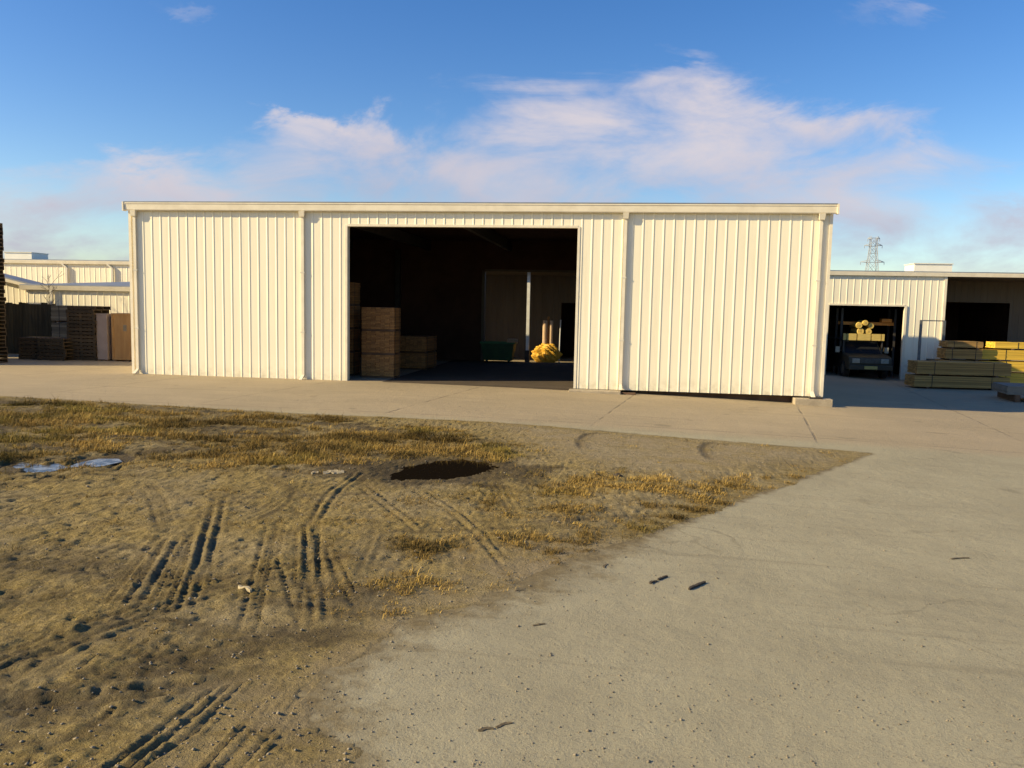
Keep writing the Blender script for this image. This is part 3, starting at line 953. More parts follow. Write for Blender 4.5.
# gutter (boxed, with rolled lip and end caps)
gp = [(-0.045, H + 0.10), (-0.045, H - 0.155), (-0.14, H - 0.155), (-0.155, H - 0.13), (-0.165, H + 0.05), (-0.18, H + 0.06), (-0.18, H + 0.09), (-0.16, H + 0.10)]
MB().prism(gp, -0.16, W + 0.16).build('gutter', 'cream_trim', shed)
for xe in (-0.17, W + 0.12):
    MB().box(xe, xe + 0.05, -0.19, -0.03, H - 0.17, H + 0.12).build('gutter_end_cap', 'cream_trim', shed)
for xd, zb in ((0.17, 0.0), (5.92, -0.02), (16.08, 0.0), (21.72, -0.02)):
    dp = MB()
    dp.box(xd - 0.045, xd + 0.045, -0.078, -0.022, zb + 0.16, H - 0.32)
    # outlet swan neck
    dp.hexa([(xd - 0.075, -0.135, H - 0.33), (xd + 0.075, -0.135, H - 0.33), (xd + 0.075, -0.045, H - 0.33), (xd - 0.075, -0.045, H - 0.33),
             (xd - 0.09, -0.165, H - 0.157), (xd + 0.09, -0.165, H - 0.157), (xd + 0.09, -0.05, H - 0.157), (xd - 0.09, -0.05, H - 0.157)])
    dp.hexa([(xd - 0.054, -0.30, zb + 0.03), (xd + 0.054, -0.30, zb + 0.03), (xd + 0.054, -0.24, zb + 0.00), (xd - 0.054, -0.24, zb + 0.00),
             (xd - 0.044, -0.077, zb + 0.17), (xd + 0.044, -0.077, zb + 0.17), (xd + 0.044, -0.023, zb + 0.12), (xd - 0.044, -0.023, zb + 0.12)])
    d_ = dp.build('downspout', 'cream_trim', shed)
    for zs in (1.5, 3.4):
        MB().box(xd - 0.075, xd + 0.075, -0.083, -0.021, zs, zs + 0.04).build('strap', 'pale_trim', d_)
for xc in (0.0, W):
    MB().box(xc - 0.045, xc + 0.045, -0.048, 0.07, 0, H - 0.16).build('corner_trim', 'cream_trim', shed)
dt = MB()
dt.box(OL - 0.06, OL + 0.015, -0.022, 0.2, 0.0, OT + 0.02)
dt.box(OR - 0.015, OR + 0.06, -0.022, 0.2, 0.0, OT + 0.02)
dt.box(OL + 0.015, OR - 0.015, -0.020, 0.2, OT - 0.015, OT + 0.06)
dt.build('door_trim', 'cream_trim', shed)
bt = MB()
bt.box(BL - 0.12, BL + 0.015, D - 0.24, D + 0.05, 0.0, BT + 0.02)
bt.box(BRt - 0.015, BRt + 0.12, D - 0.24, D + 0.05, 0.0, BT + 0.02)
bt.box(BL + 0.015, BRt - 0.015, D - 0.24, D + 0.046, BT - 0.015, BT + 0.08)
bt.build('door_trim', 'brown_cladding', shed)
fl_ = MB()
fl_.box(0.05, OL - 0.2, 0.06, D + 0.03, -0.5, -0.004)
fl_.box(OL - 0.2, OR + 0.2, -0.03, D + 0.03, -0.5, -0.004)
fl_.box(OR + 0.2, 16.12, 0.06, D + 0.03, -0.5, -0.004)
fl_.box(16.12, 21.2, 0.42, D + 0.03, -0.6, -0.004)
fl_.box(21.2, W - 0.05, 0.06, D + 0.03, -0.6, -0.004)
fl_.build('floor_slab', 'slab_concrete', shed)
for (x0, x1, y0, y1, z0, z1) in ((OR - 0.14, 16.10, -0.46, 0.05, -0.35, -0.014), (21.2, W + 0.28, -0.30, 0.05, -0.6, -0.05), (W - 0.1, W + 0.1, 0.06, D, -0.6, -0.03), (0.05, OL - 0.1, -0.07, 0.05, -0.3, -0.005)):
    MB().box(x0, x1, y0, y1, z0, z1).build('foundation_block', 'pier_concrete', shed, bevel=0.02)
# steel channel under the hanging wall, its block and shoe
MB().box(16.12, 21.18, 0.02, 0.10, -0.02, 0.05).build('base_channel', 'dark_steel', shed)
MB().box(16.12, 16.55, -0.34, -0.17, -0.25, -0.05).build('base_block', 'bearer_wood', shed, bevel=0.01)
MB().box(16.48, 21.2, 0.28, 0.40, -0.7, -0.02).build('skirt_board', 'bearer_wood', shed)
MB().box(21.62, 21.98, -0.29, -0.13, -0.05, 0.01).build('splash_shoe', 'dark_steel', shed)


# ------------------------------------------------------------------ lumber
def bundle(name, x0, x1, y0, y1, z0, z1, mat, label, group, axis='y', rz=0.0, bands=True, rows=None, cols=None, bear=True):
    """a strapped bundle of boards lying along `axis`, on two bearers"""
    cx, cy = (x0 + x1) / 2, (y0 + y1) / 2
    root = empty(name, (cx, cy, z0), rz)
    tag(root, label, 'lumber', group)
    hx, hy, h = (x1 - x0) / 2, (y1 - y0) / 2, z1 - z0
    bh = 0.07 if bear else 0.0
    mb = MB()
    wid = hx if axis == 'y' else hy
    L = hy if axis == 'y' else hx
    rows = rows or max(3, int((h - bh) / 0.045)); cols = cols or max(3, int(2 * wid / 0.15))
    for r in range(rows):
        for c_ in range(cols):
            a0 = -wid + 2 * wid * c_ / cols + 0.002; a1 = -wid + 2 * wid * (c_ + 1) / cols - 0.002
            q0 = bh + (h - bh) * r / rows + 0.003; q1 = bh + (h - bh) * (r + 1) / rows - 0.003
            e0 = -L + random.uniform(0, 0.035); e1 = L - random.uniform(0, 0.035)
            j = random.uniform(-0.004, 0.004)
            if axis == 'y':
                mb.box(a0 + j, a1 + j, e0, e1, q0, q1)
            else:
                mb.box(e0, e1, a0 + j, a1 + j, q0, q1)
    mb.build('boards', mat, root)
    if bear:
        for t in (-0.7, 0.7):
            q = MB()
            if axis == 'y':
                q.box(-wid, wid, t * L - 0.05, t * L + 0.05, 0, bh)
            else:
                q.box(t * L - 0.05, t * L + 0.05, -wid, wid, 0, bh)
            q.build('bearer', 'bearer_wood', root)
    if bands:
        for t in (-0.62, 0.62):
            q = MB(); e = 0.006
            if axis == 'y':
                for bx_ in ((-wid - e, -wid, bh, h), (wid, wid + e, bh, h), (-wid - e, wid + e, h, h + e)):
                    q.box(bx_[0], bx_[1], t * L - 0.012, t * L + 0.012, bx_[2], bx_[3])
            else:
                for bx_ in ((-wid - e, -wid, bh, h), (wid, wid + e, bh, h), (-wid - e, wid + e, h, h + e)):
                    q.box(t * L - 0.012, t * L + 0.012, bx_[0], bx_[1], bx_[2], bx_[3])
            q.build('strap', 'black_band', root)
    return root


GI = 'lumber bundles stacked inside the shed'
for k, wd_ in enumerate(('bottom', 'middle', 'top')):
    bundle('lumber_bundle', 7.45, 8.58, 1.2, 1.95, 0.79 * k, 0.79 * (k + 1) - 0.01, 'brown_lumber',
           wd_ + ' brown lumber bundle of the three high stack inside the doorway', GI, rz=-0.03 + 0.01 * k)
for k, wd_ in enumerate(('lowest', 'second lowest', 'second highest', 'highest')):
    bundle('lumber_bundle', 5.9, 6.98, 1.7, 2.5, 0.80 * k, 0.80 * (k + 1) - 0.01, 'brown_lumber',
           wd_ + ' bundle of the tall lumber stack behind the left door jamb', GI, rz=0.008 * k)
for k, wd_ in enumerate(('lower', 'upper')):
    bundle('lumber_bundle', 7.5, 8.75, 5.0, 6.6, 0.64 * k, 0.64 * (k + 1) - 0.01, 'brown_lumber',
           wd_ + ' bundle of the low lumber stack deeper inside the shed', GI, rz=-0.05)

# things at the shed's back doorway
bin_ = empty('green_bin', (10.62, 11.0, -0.004))
tag(bin_, 'dark green open bin standing at the back doorway of the shed', 'bin')
q = MB()
q.hexa([(-0.62, -0.38, 0.08), (0.62, -0.38, 0.08), (0.62, 0.38, 0.08), (-0.62, 0.38, 0.08), (-0.74, -0.45, 0.86), (0.74, -0.45, 0.86), (0.74, 0.45, 0.86), (-0.74, 0.45, 0.86)])
q.build('body', 'green_plastic', bin_)
q = MB()
for (x0, x1, y0, y1) in ((-0.79, 0.79, -0.50, -0.44), (-0.79, 0.79, 0.44, 0.50), (-0.79, -0.73, -0.44, 0.44), (0.73, 0.79, -0.44, 0.44)):
    q.box(x0, x1, y0, y1, 0.83, 0.90)
q.build('rim', 'lit_green_rim', bin_)
for sx_ in (-0.5, 0.5):
    q = MB(); q.tube([(sx_, -0.33, 0.06), (sx_, -0.28, 0.06)], 0.06, 10); q.build('wheel', 'tyre_rubber', bin_)
q = MB(); q.box(0.30, 0.72, -0.36, 0.1, 0.05, 0.2)
o = q.build('cardboard_box', 'kraft_tube'); o.location = (10.75, 10.85, 0.848)
tag(o, 'small tan carton resting on the green bin', 'carton')
zy = -0.33
# crumpled heap of yellow wrap
bm = bmesh.new(); bmesh.ops.create_icosphere(bm, subdivisions=5, radius=1.0)
for v in bm.verts:
    n = v.co.normalized()
    s = 0.85 + 0.16 * math.sin(n.x * 5 + n.z * 3) * math.sin(n.y * 6 - n.x * 3) + 0.07 * math.sin(n.x * 13 + n.y * 9 + n.z * 11) + random.uniform(-0.03, 0.03)
    v.co = Vector((n.x * 0.78 * s, n.y * 0.5 * s, max(0.0, (n.z * 0.5 + 0.42) * (0.8 + 0.3 * s))))
me = bpy.data.meshes.new('yellow_wrap_heap'); bm.to_mesh(me); bm.free()
me.materials.append(MATS['yellow_wrap'])
heap = bpy.data.objects.new('yellow_wrap_heap', me); COL.objects.link(heap); heap.location = (12.35, 15.75, zy)
tag(heap, 'crumpled heap of bright yellow wrap seen through the back doorway', 'wrap heap')
GT = 'rolls standing behind the yellow heap'
for (x, r, z1, nm, lab, mt) in ((12.20, 0.13, 2.15, 'paper_roll', 'thicker tan roll standing upright behind the yellow heap', 'kraft_tube'),
                               (12.52, 0.085, 2.15, 'paper_roll', 'thinner tan roll standing right of the thicker roll', 'kraft_tube'),
                               (12.36, 0.05, 2.35, 'paper_roll', 'slim dark tan roll standing tallest between two rolls', 'brown_lumber')):
    q = MB(); q.tube([(0, 0, 0), (0, 0, z1)], r, 16); 
    o = q.build(nm, mt, smooth=False); o.location = (x, 16.25, zy); tag(o, lab, 'roll', GT)
    q2 = MB(); q2.tube([(0, 0, z1), (0, 0, z1 + 0.004)], r * 0.4, 12); q2.build('core', 'black_band', o)
q = MB(); q.tube([(0, 0, 0), (0.03, 0, 2.2)], 0.03, 8); q.tube([(-0.12, 0, 0.0), (0.12, 0, 0.0)], 0.03, 8)
o = q.build('steel_post', 'white_paint'); o.location = (12.95, 16.3, zy); tag(o, 'slim pale post right of the tan rolls', 'post')

# ================================================================== LONG BUILDING BEHIND
lb = empty('warehouse_building', (0, VB, -0.4))
lb.location = (0, 0, 0)
tag(lb, 'long low cream ribbed metal warehouse running behind the big shed', 'warehouse')
EH = 4.42; X0, X1 = -34.0, 46.0
GL, GR, GT_ = 25.6, 28.95, 2.87      # garage door
CE = 30.67                           # facade ends, dock recess starts
CL, CR = 2.0, 24.4                   # canopy seen through the shed
w1 = MB()
ribbed(w1, 'x', X0, CL, -0.6, EH - 0.16, VB, -1)
w1.build('front_wall', 'cream_cladding', lb)
w1 = MB()
ribbed(w1, 'x', CR, GL, -0.8, EH - 0.16, VB, -1)
ribbed(w1, 'x', GL, GR, GT_, EH - 0.16, VB, -1)
ribbed(w1, 'x', GR, CE, -0.8, EH - 0.16, VB, -1)
w1.build('front_wall', 'cream_cladding', lb)
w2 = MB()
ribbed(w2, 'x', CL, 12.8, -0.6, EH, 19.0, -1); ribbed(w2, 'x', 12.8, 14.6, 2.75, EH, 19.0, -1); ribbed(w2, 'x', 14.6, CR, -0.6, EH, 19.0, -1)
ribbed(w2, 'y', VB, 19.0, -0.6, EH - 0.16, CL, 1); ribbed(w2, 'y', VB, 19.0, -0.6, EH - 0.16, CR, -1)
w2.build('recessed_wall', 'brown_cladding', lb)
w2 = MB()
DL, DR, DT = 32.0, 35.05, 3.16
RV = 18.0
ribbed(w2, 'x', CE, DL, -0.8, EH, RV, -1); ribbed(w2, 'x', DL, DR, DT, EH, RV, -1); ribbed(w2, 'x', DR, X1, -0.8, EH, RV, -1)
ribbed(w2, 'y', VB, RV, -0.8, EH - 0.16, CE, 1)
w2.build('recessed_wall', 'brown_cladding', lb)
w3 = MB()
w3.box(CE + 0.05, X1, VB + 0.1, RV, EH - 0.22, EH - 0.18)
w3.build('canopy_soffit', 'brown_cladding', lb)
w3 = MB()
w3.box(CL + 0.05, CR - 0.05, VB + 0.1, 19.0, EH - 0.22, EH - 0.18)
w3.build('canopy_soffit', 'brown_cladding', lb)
# dark rooms behind the openings
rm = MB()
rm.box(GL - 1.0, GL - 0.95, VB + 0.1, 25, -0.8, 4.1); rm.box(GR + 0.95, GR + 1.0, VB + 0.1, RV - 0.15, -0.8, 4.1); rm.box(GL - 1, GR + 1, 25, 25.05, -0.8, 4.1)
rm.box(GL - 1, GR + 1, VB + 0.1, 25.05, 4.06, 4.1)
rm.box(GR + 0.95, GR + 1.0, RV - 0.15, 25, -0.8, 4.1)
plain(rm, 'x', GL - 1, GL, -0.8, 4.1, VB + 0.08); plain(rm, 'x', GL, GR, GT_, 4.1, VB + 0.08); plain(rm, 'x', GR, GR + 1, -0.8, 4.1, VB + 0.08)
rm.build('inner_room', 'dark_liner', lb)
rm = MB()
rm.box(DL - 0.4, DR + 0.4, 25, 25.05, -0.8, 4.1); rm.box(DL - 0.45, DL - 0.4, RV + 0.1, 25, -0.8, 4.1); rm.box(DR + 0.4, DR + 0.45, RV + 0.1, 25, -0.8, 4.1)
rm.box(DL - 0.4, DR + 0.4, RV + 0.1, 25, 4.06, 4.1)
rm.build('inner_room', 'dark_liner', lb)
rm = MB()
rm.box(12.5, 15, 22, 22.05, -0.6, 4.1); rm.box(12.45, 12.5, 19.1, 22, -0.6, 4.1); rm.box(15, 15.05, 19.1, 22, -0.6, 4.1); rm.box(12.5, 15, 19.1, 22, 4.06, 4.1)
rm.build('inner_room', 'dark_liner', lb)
rr = MB()
rr.prism([(VB - 0.12, EH), (27, EH + 0.62), (40, EH), (40, EH + 0.05), (27, EH + 0.67), (VB - 0.12, EH + 0.05)], X0 - 0.1, X1 + 0.1)
rr.build('roof', 'roof_steel', lb)
ew = MB()
for xe in (X0, X1):
    ew.add([(xe, VB if xe == X0 else RV, -0.8), (xe, 39.9, -0.8), (xe, 39.9, EH), (xe, 27, EH + 0.61), (xe, VB if xe == X0 else RV, EH)], [(0, 1, 2, 3, 4)])
plain(ew, 'x', X0, X1, -0.8, EH, 39.9)
ew.build('end_wall', 'cream_cladding', lb)
MB().prism([(VB - 0.02, EH + 0.0), (VB - 0.02, EH - 0.17), (VB - 0.13, EH - 0.17), (VB - 0.15, EH - 0.02), (VB - 0.15, EH + 0.0)], X0 - 0.1, X1 + 0.1).build('eave_gutter', 'cream_trim', lb)
gt = MB()
gt.box(GL - 0.09, GL + 0.01, VB - 0.05, VB + 0.12, -0.8, GT_ + 0.02); gt.box(GR - 0.01, GR + 0.09, VB - 0.05, VB + 0.12, -0.8, GT_ + 0.02); gt.box(GL + 0.01, GR - 0.01, VB - 0.046, VB + 0.12, GT_ - 0.01, GT_ + 0.07)
gt.build('door_trim', 'cream_trim', lb)
MB().box(CE - 0.09, CE + 0.03, VB - 0.048, VB + 0.1, -0.8, EH - 0.17).build('corner_trim', 'cream_trim', lb)
for xd in (-13.0, -10.4, -17.5):
    q = MB(); q.box(xd - 0.06, xd + 0.06, VB - 0.14, VB - 0.045, -0.5, EH - 0.35)
    q.hexa([(xd - 0.06, VB - 0.14, EH - 0.36), (xd + 0.06, VB - 0.14, EH - 0.36), (xd + 0.06, VB - 0.045, EH - 0.36), (xd - 0.06, VB - 0.045, EH - 0.36),
            (xd - 0.30, VB - 0.14, EH - 0.172), (xd - 0.18, VB - 0.14, EH - 0.172), (xd - 0.18, VB - 0.045, EH - 0.172), (xd - 0.30, VB - 0.045, EH - 0.172)])
    q.build('downspout', 'pale_trim', lb)
for xp in (11.48, 5.6, 17.8):
    q = MB(); q.box(xp - 0.075, xp + 0.075, VB + 0.28, VB + 0.43, -0.4, EH - 0.2)
    pz = q.build('canopy_post', 'white_paint', lb)
    q = MB(); q.box(xp - 0.11, xp + 0.11, VB + 0.24, VB + 0.47, -0.4, 0.35); q.build('foot_shadow_sleeve', 'dark_steel', pz)  # dark sleeve painting in the shadow at the post's foot
for (x0, x1) in ((31.0, 32.85), (-21.0, -19.2)):
    q = MB(); q.box(x0, x1, 19.6, 21.0, EH + 0.2, EH + 0.70); sk = q.build('roof_vent', 'skylight_white', lb)
    q = MB()
    q.box(x0 - 0.04, x1 + 0.04, 19.55, 21.05, EH + 0.702, EH + 0.74)
    q.build('vent_cap', 'cream_trim', sk)
MB().box(CE + 0.05, X1 - 0.2, VB + 1.2, RV - 0.06, -0.8, 0.62).build('dock_floor', 'pier_concrete', lb)

# ------------------------------------------------------------------ dock steps beside the corner
ds = empty('dock_steps', (29.95, 13.4, -0.5))
tag(ds, 'dark steel dock steps with grey handrail against the warehouse corner', 'steps')
q = MB()
for k in range(4):
    q.box(-0.75 + 0.22 * k, 0.72, -0.42, 0.5, 0.0 + 0.26 * k, 0.26 * (k + 1) - 0.02)
q.build('treads', 'dark_steel', ds)
for (x_, z0) in ((-0.72, 0.22), (0.25, 1.0)):
    MB().box(x_ - 0.05, x_ + 0.05, -0.40, -0.32, z0, 2.72).build('handrail_post', 'grey_steel', ds)
q = MB(); q.box(-0.77, 0.30, -0.385, -0.335, 2.72, 2.77); q.build('handrail', 'grey_steel', ds)

# ------------------------------------------------------------------ pickup in the garage door
tr = empty('pickup_truck', (27.33, 13.48, gf(27.3, 13.2)))
tag(tr, 'dark pickup truck facing out of the garage doorway with a yellow headboard rack', 'pickup truck')
# local: x across, y back, z up ; nose at y=0
q = MB()
prof = [(0.05, 0.42), (0.02, 0.72), (0.06, 0.98), (0.35, 1.06), (1.25, 1.12), (1.30, 1.05), (5.1, 1.05), (5.15, 0.5), (4.6, 0.42)]
q.prism(prof, -0.93, 0.93)
bd = q.build('body', 'truck_paint', tr, bevel=0.04)
q = MB()  # cab with raked windscreen pillars
q.hexa([(-0.90, 1.2, 1.06), (0.90, 1.2, 1.06), (0.90, 2.75, 1.06), (-0.90, 2.75, 1.06), (-0.74, 1.75, 1.70), (0.74, 1.75, 1.70), (0.76, 2.55, 1.70), (-0.76, 2.55, 1.70)])
cab = q.build('cab', 'truck_paint', tr, bevel=0.03)
q = MB()
q.hexa([(-0.80, 1.235, 1.10), (0.80, 1.235, 1.10), (0.80, 1.26, 1.10), (-0.80, 1.26, 1.10), (-0.68, 1.665, 1.62), (0.68, 1.665, 1.62), (0.68, 1.70, 1.62), (-0.68, 1.70, 1.62)])
q.v = [(x_, y_ - 0.03, z_) for x_, y_, z_ in q.v]
q.build('windscreen', 'dark_glass', cab)
for s_ in (-1, 1):
    q = MB(); q.hexa([(s_ * 0.905, 1.5, 1.12), (s_ * 0.895, 1.5, 1.12), (s_ * 0.895, 2.55, 1.12), (s_ * 0.905, 2.55, 1.12), (s_ * 0.795, 1.85, 1.62), (s_ * 0.785, 1.85, 1.62), (s_ * 0.785, 2.45, 1.62), (s_ * 0.795, 2.45, 1.62)])
    q.build('side_window', 'dark_glass', cab)
    q = MB(); q.box(s_ * 0.62 - 0.17, s_ * 0.62 + 0.17, -0.02, 0.06, 0.72, 0.93); q.build('headlight', 'lamp_glass', tr, bevel=0.02)
    q = MB(); q.box(s_ * 0.78 - 0.07, s_ * 0.78 + 0.07, -0.055, 0.0, 0.50, 0.60); q.build('fog_lamp', 'lamp_glass', tr)
    q = MB(); q.box(s_ * 1.10 - 0.10, s_ * 1.10 + 0.10, 1.42, 1.52, 1.12, 1.42); q.bar((s_ * 0.86, 1.5, 1.2), (s_ * 1.02, 1.48, 1.25), 0.04)
    mr = q.build('wing_mirror', 'truck_paint', tr)
    q = MB(); q.box(s_ * 1.10 - 0.09, s_ * 1.10 + 0.09, 1.405, 1.417, 1.14, 1.40); q.build('mirror_glass', 'lamp_glass', mr)
    for yw in (0.95, 4.1):
        q = MB(); q.tube([(s_ * 0.97, yw, 0.39), (s_ * 0.72, yw, 0.39)], 0.39, 20); ty_ = q.build('tyre', 'tyre_rubber', tr)
        q = MB(); q.tube([(s_ * 0.985, yw, 0.39), (s_ * 0.95, yw, 0.39)], 0.22, 16); q.build('rim', 'grille_grey', ty_)
q = MB()
q.box(-0.42, 0.42, -0.015, 0.05, 0.72, 0.93)
for k in range(4):
    q.box(-0.42, 0.42, -0.035, -0.012, 0.735 + 0.052 * k, 0.755 + 0.052 * k)
q.build('grille', 'grille_grey', tr)
q = MB(); q.box(-0.95, 0.95, -0.09, 0.04, 0.42, 0.64); q.build('bumper', 'truck_paint', tr, bevel=0.03)
q = MB(); q.box(-0.28, 0.28, -0.115, -0.093, 0.46, 0.60); q.build('number_plate', 'plate_yellow', tr)
# rack over the cab
rk = MB()
for s_ in (-0.86, 0.86):
    rk.box(s_ - 0.03, s_ + 0.03, 1.32, 1.38, 1.1, 1.98); rk.box(s_ - 0.03, s_ + 0.03, 4.8, 4.86, 1.05, 1.75); rk.bar((s_, 1.35, 1.72), (s_, 4.83, 1.72), 0.06)
for yb in (1.9, 2.9, 3.9, 4.8):
    rk.box(-0.86, 0.86, yb - 0.03, yb + 0.03, 1.73, 1.78)
rack = rk.build('load_rack', 'dark_steel', tr)
q = MB()
for (a_, b_) in ((-0.92, -0.80), (-0.74, -0.33), (-0.27, 0.30), (0.36, 0.76), (0.80, 0.92)):
    q.box(a_, b_, 1.24, 1.30, 1.72, 2.03)
q.box(-0.92, 0.92, 1.30, 1.318, 1.75, 2.0)
q.build('headboard', 'headboard_wood', rack)
# rolls riding on the rack
tz_ = gf(27.3, 13.2)
GR_ = 'yellow rolls on the truck rack'
tz_ += 0.2
for (dx, z_, y_, ln2, lab) in ((-0.13, 2.20, 1.34, 1.2, 'lower left yellow roll lying on the truck rack'), (0.24, 2.19, 1.38, 1.1, 'lower right yellow roll lying on the truck rack'),
                              (-0.22, 2.48, 1.30, 1.2, 'upper left yellow roll of the pile on the truck rack'), (0.05, 2.60, 1.27, 1.0, 'topmost yellow roll of the pile on the truck rack'),
                              (0.33, 2.46, 1.35, 1.1, 'upper right yellow roll of the pile on the truck rack')):
    rr3 = random.uniform(0.115, 0.16)
    q = MB(); q.tube([(0, 0, 0), (0, 0.02, 0), (0, ln2 - 0.02, 0), (0, ln2, 0)], [0.9 * rr3, rr3, rr3, 0.9 * rr3], 18)
    o = q.build('wrapped_roll', 'roll_yellow'); o.location = (27.33 + dx, 13.48 + y_, tz_ + z_ - 0.26)
    tag(o, lab, 'roll', GR_)
    q = MB(); q.tube([(0, -0.006, 0), (0, 0.004, 0)], 0.05, 12); q.build('core', 'roll_core', o)
# pallet rack with orange beams inside the garage
pr = empty('storage_rack', (27.6, 15.3, gf(27, 15)))
tag(pr, 'storage rack with orange beams standing in the garage behind the truck', 'storage rack')
for x_ in (-1.15, 1.25):
    MB().box(x_ - 0.05, x_ + 0.05, -0.05, 0.05, 0, 3.2).build('upright', 'dark_steel', pr)
    MB().box(x_ - 0.05, x_ + 0.05, 0.85, 0.95, 0, 3.2).build('upright', 'dark_steel', pr)
for y_ in (-0.02, 0.9):
    MB().box(-1.09, 1.19, y_ - 0.03, y_ + 0.03, 2.42, 2.56).build('beam', 'rack_orange', pr)
q = MB(); q.box(-0.23, 0.23, -0.15, 0.25, 0, 0.17)
o = q.build('orange_case', 'rack_orange', bevel=0.02); o.location = (28.45, 15.3, gf(27, 15) + 2.562)
q = MB(); q.box(-0.235, 0.235, -0.155, 0.255, 0.11, 0.125); q.build('lid_seam', 'black_band', o)
tag(o, 'small orange case on the rack beam right of the truck load', 'case')

# ------------------------------------------------------------------ lumber in the right yard
GY = 'long lumber bundles in the right yard'
zg = -0.5
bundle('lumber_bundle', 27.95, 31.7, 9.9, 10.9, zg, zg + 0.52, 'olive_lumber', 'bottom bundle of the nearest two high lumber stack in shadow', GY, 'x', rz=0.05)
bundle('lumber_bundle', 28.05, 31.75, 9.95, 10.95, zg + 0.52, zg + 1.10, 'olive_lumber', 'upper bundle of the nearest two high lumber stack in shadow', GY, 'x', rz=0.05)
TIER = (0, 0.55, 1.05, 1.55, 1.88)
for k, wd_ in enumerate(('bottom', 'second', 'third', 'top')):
    bundle('lumber_bundle', 29.95 + 0.06 * k, 31.60, 12.35, 13.35, zg + TIER[k], zg + TIER[k + 1], 'olive_lumber', wd_ + ' shaded bundle of the tall lumber stack before the dock', GY, 'x')  # darker copy of the yellow stack, shade put into its colour
bundle('lumber_bundle', 31.70, 37.0, 12.6, 13.5, zg, zg + 0.55, 'sunlit_lumber', 'bottom bright yellow lumber bundle at the right edge', GY, 'x')
bundle('lumber_bundle', 31.66, 37.0, 12.6, 13.5, zg + 0.55, zg + 1.05, 'sunlit_lumber', 'lower middle bright yellow lumber bundle at the right edge', GY, 'x')
bundle('lumber_bundle', 31.62, 37.0, 12.6, 13.5, zg + 1.05, zg + 1.55, 'sunlit_lumber', 'upper middle bright yellow lumber bundle under the short top one', GY, 'x')
bundle('lumber_bundle', 32.15, 37.2, 12.6, 13.5, zg + 1.55, zg + 1.88, 'sunlit_lumber', 'topmost bright yellow lumber bundle at the right edge', GY, 'x')
sh = empty('sheet_stack', (31.45, 6.2, zg), -0.12)
tag(sh, 'low stack of grey sheets on timber bearers at the right edge', 'sheet stack')
q = MB()
for k in range(6):
    q.box(-1.7 + random.uniform(-.02, .02), 1.7, -0.85 + random.uniform(-.02, .02), 0.85, 0.25 + 0.05 * k, 0.25 + 0.05 * (k + 1) - 0.006)
q.build('sheets', 'sheet_grey', sh)
for x_ in (-1.4, 0, 1.4):
    MB().box(x_ - 0.08, x_ + 0.08, -0.95, 0.95, 0, 0.246).build('bearer', 'bearer_wood', sh)

# ================================================================== LEFT YARD
ann = empty('low_annex', (0, 0, 0))
tag(ann, 'low cream annex with shallow roof between pallets and the long warehouse', 'annex')
q = MB()
ribbed(q, 'x', -10.3, -1.2, 0, 2.88, 8.0, -1); ribbed(q, 'y', 8.0, 12.4, 0, 2.95, -1.2, 1); ribbed(q, 'y', 8.0, 12.4, 0, 2.88, -10.3, -1)
plain(q, 'x', -10.3, -1.2, 0, 2.9, 12.4)
q.build('wall', 'cream_cladding', ann)
q = MB()
q.hexa([(-10.5, 7.85, 2.98), (-1.0, 7.85, 2.98), (-1.0, 12.6, 3.55), (-10.5, 12.6, 2.99), (-10.5, 7.85, 3.03), (-1.0, 7.85, 3.03), (-1.0, 12.6, 3.6), (-10.5, 12.6, 3.04)])
q.build('roof', 'roof_steel', ann)
MB().prism([(7.97, 2.99), (7.97, 2.80), (7.86, 2.80), (7.82, 2.99)], -10.5, -1.0).build('gutter', 'cream_trim', ann)
for xd in (-9.0,):
    MB().box(xd - 0.06, xd + 0.06, 7.86, 7.95, 0, 2.8).build('downspout', 'pale_trim', ann)
ls = empty('lean_to', (0, 0, 0))
tag(ls, 'cream lean-to with its roof sloping down to the right beside the annex', 'lean-to')
q = MB(); ribbed(q, 'x', -16.5, -10.45, 0, lambda s: 2.9 + (-10.4 - s) * 0.21, 9.0, -1); q.build('wall', 'cream_cladding', ls)
q = MB(); q.hexa([(-16.7, 8.8, 4.28), (-10.36, 8.8, 2.93), (-10.36, 9.9, 2.93), (-16.7, 9.9, 4.28), (-16.7, 8.8, 4.36), (-10.36, 8.8, 3.01), (-10.36, 9.9, 3.01), (-16.7, 9.9, 4.36)]); q.build('roof', 'roof_steel', ls)
q = MB(); q.hexa([(-16.7, 8.72, 4.17), (-10.36, 8.72, 2.82), (-10.36, 8.79, 2.82), (-16.7, 8.79, 4.17), (-16.7, 8.72, 4.30), (-10.36, 8.72, 2.95), (-10.36, 8.79, 2.95), (-16.7, 8.79, 4.30)]); q.build('fascia', 'cream_trim', ls)

# board fence
fe = empty('board_fence', (-9.2, 6.6, 0))
tag(fe, 'dark weathered vertical board fence behind the pallets', 'fence')
q = MB()
for k in range(20):
    x_ = -1.7 + k * 0.15
    q.box(x_, x_ + 0.138, random.uniform(-0.01, 0.01), 0.03, 0.02, 2.2 + random.uniform(-0.05, 0.05))
q.build('boards', 'weathered_board', fe)
for z_ in (0.5, 1.7):
    MB().box(-1.75, 1.35, 0.032, 0.09, z_, z_ + 0.1).build('rail', 'weathered_board', fe)
for x_ in (-1.6, -0.1, 1.2):
    MB().box(x_ - 0.05, x_ + 0.05, 0.092, 0.19, 0, 2.2).build('post', 'weathered_board', fe)


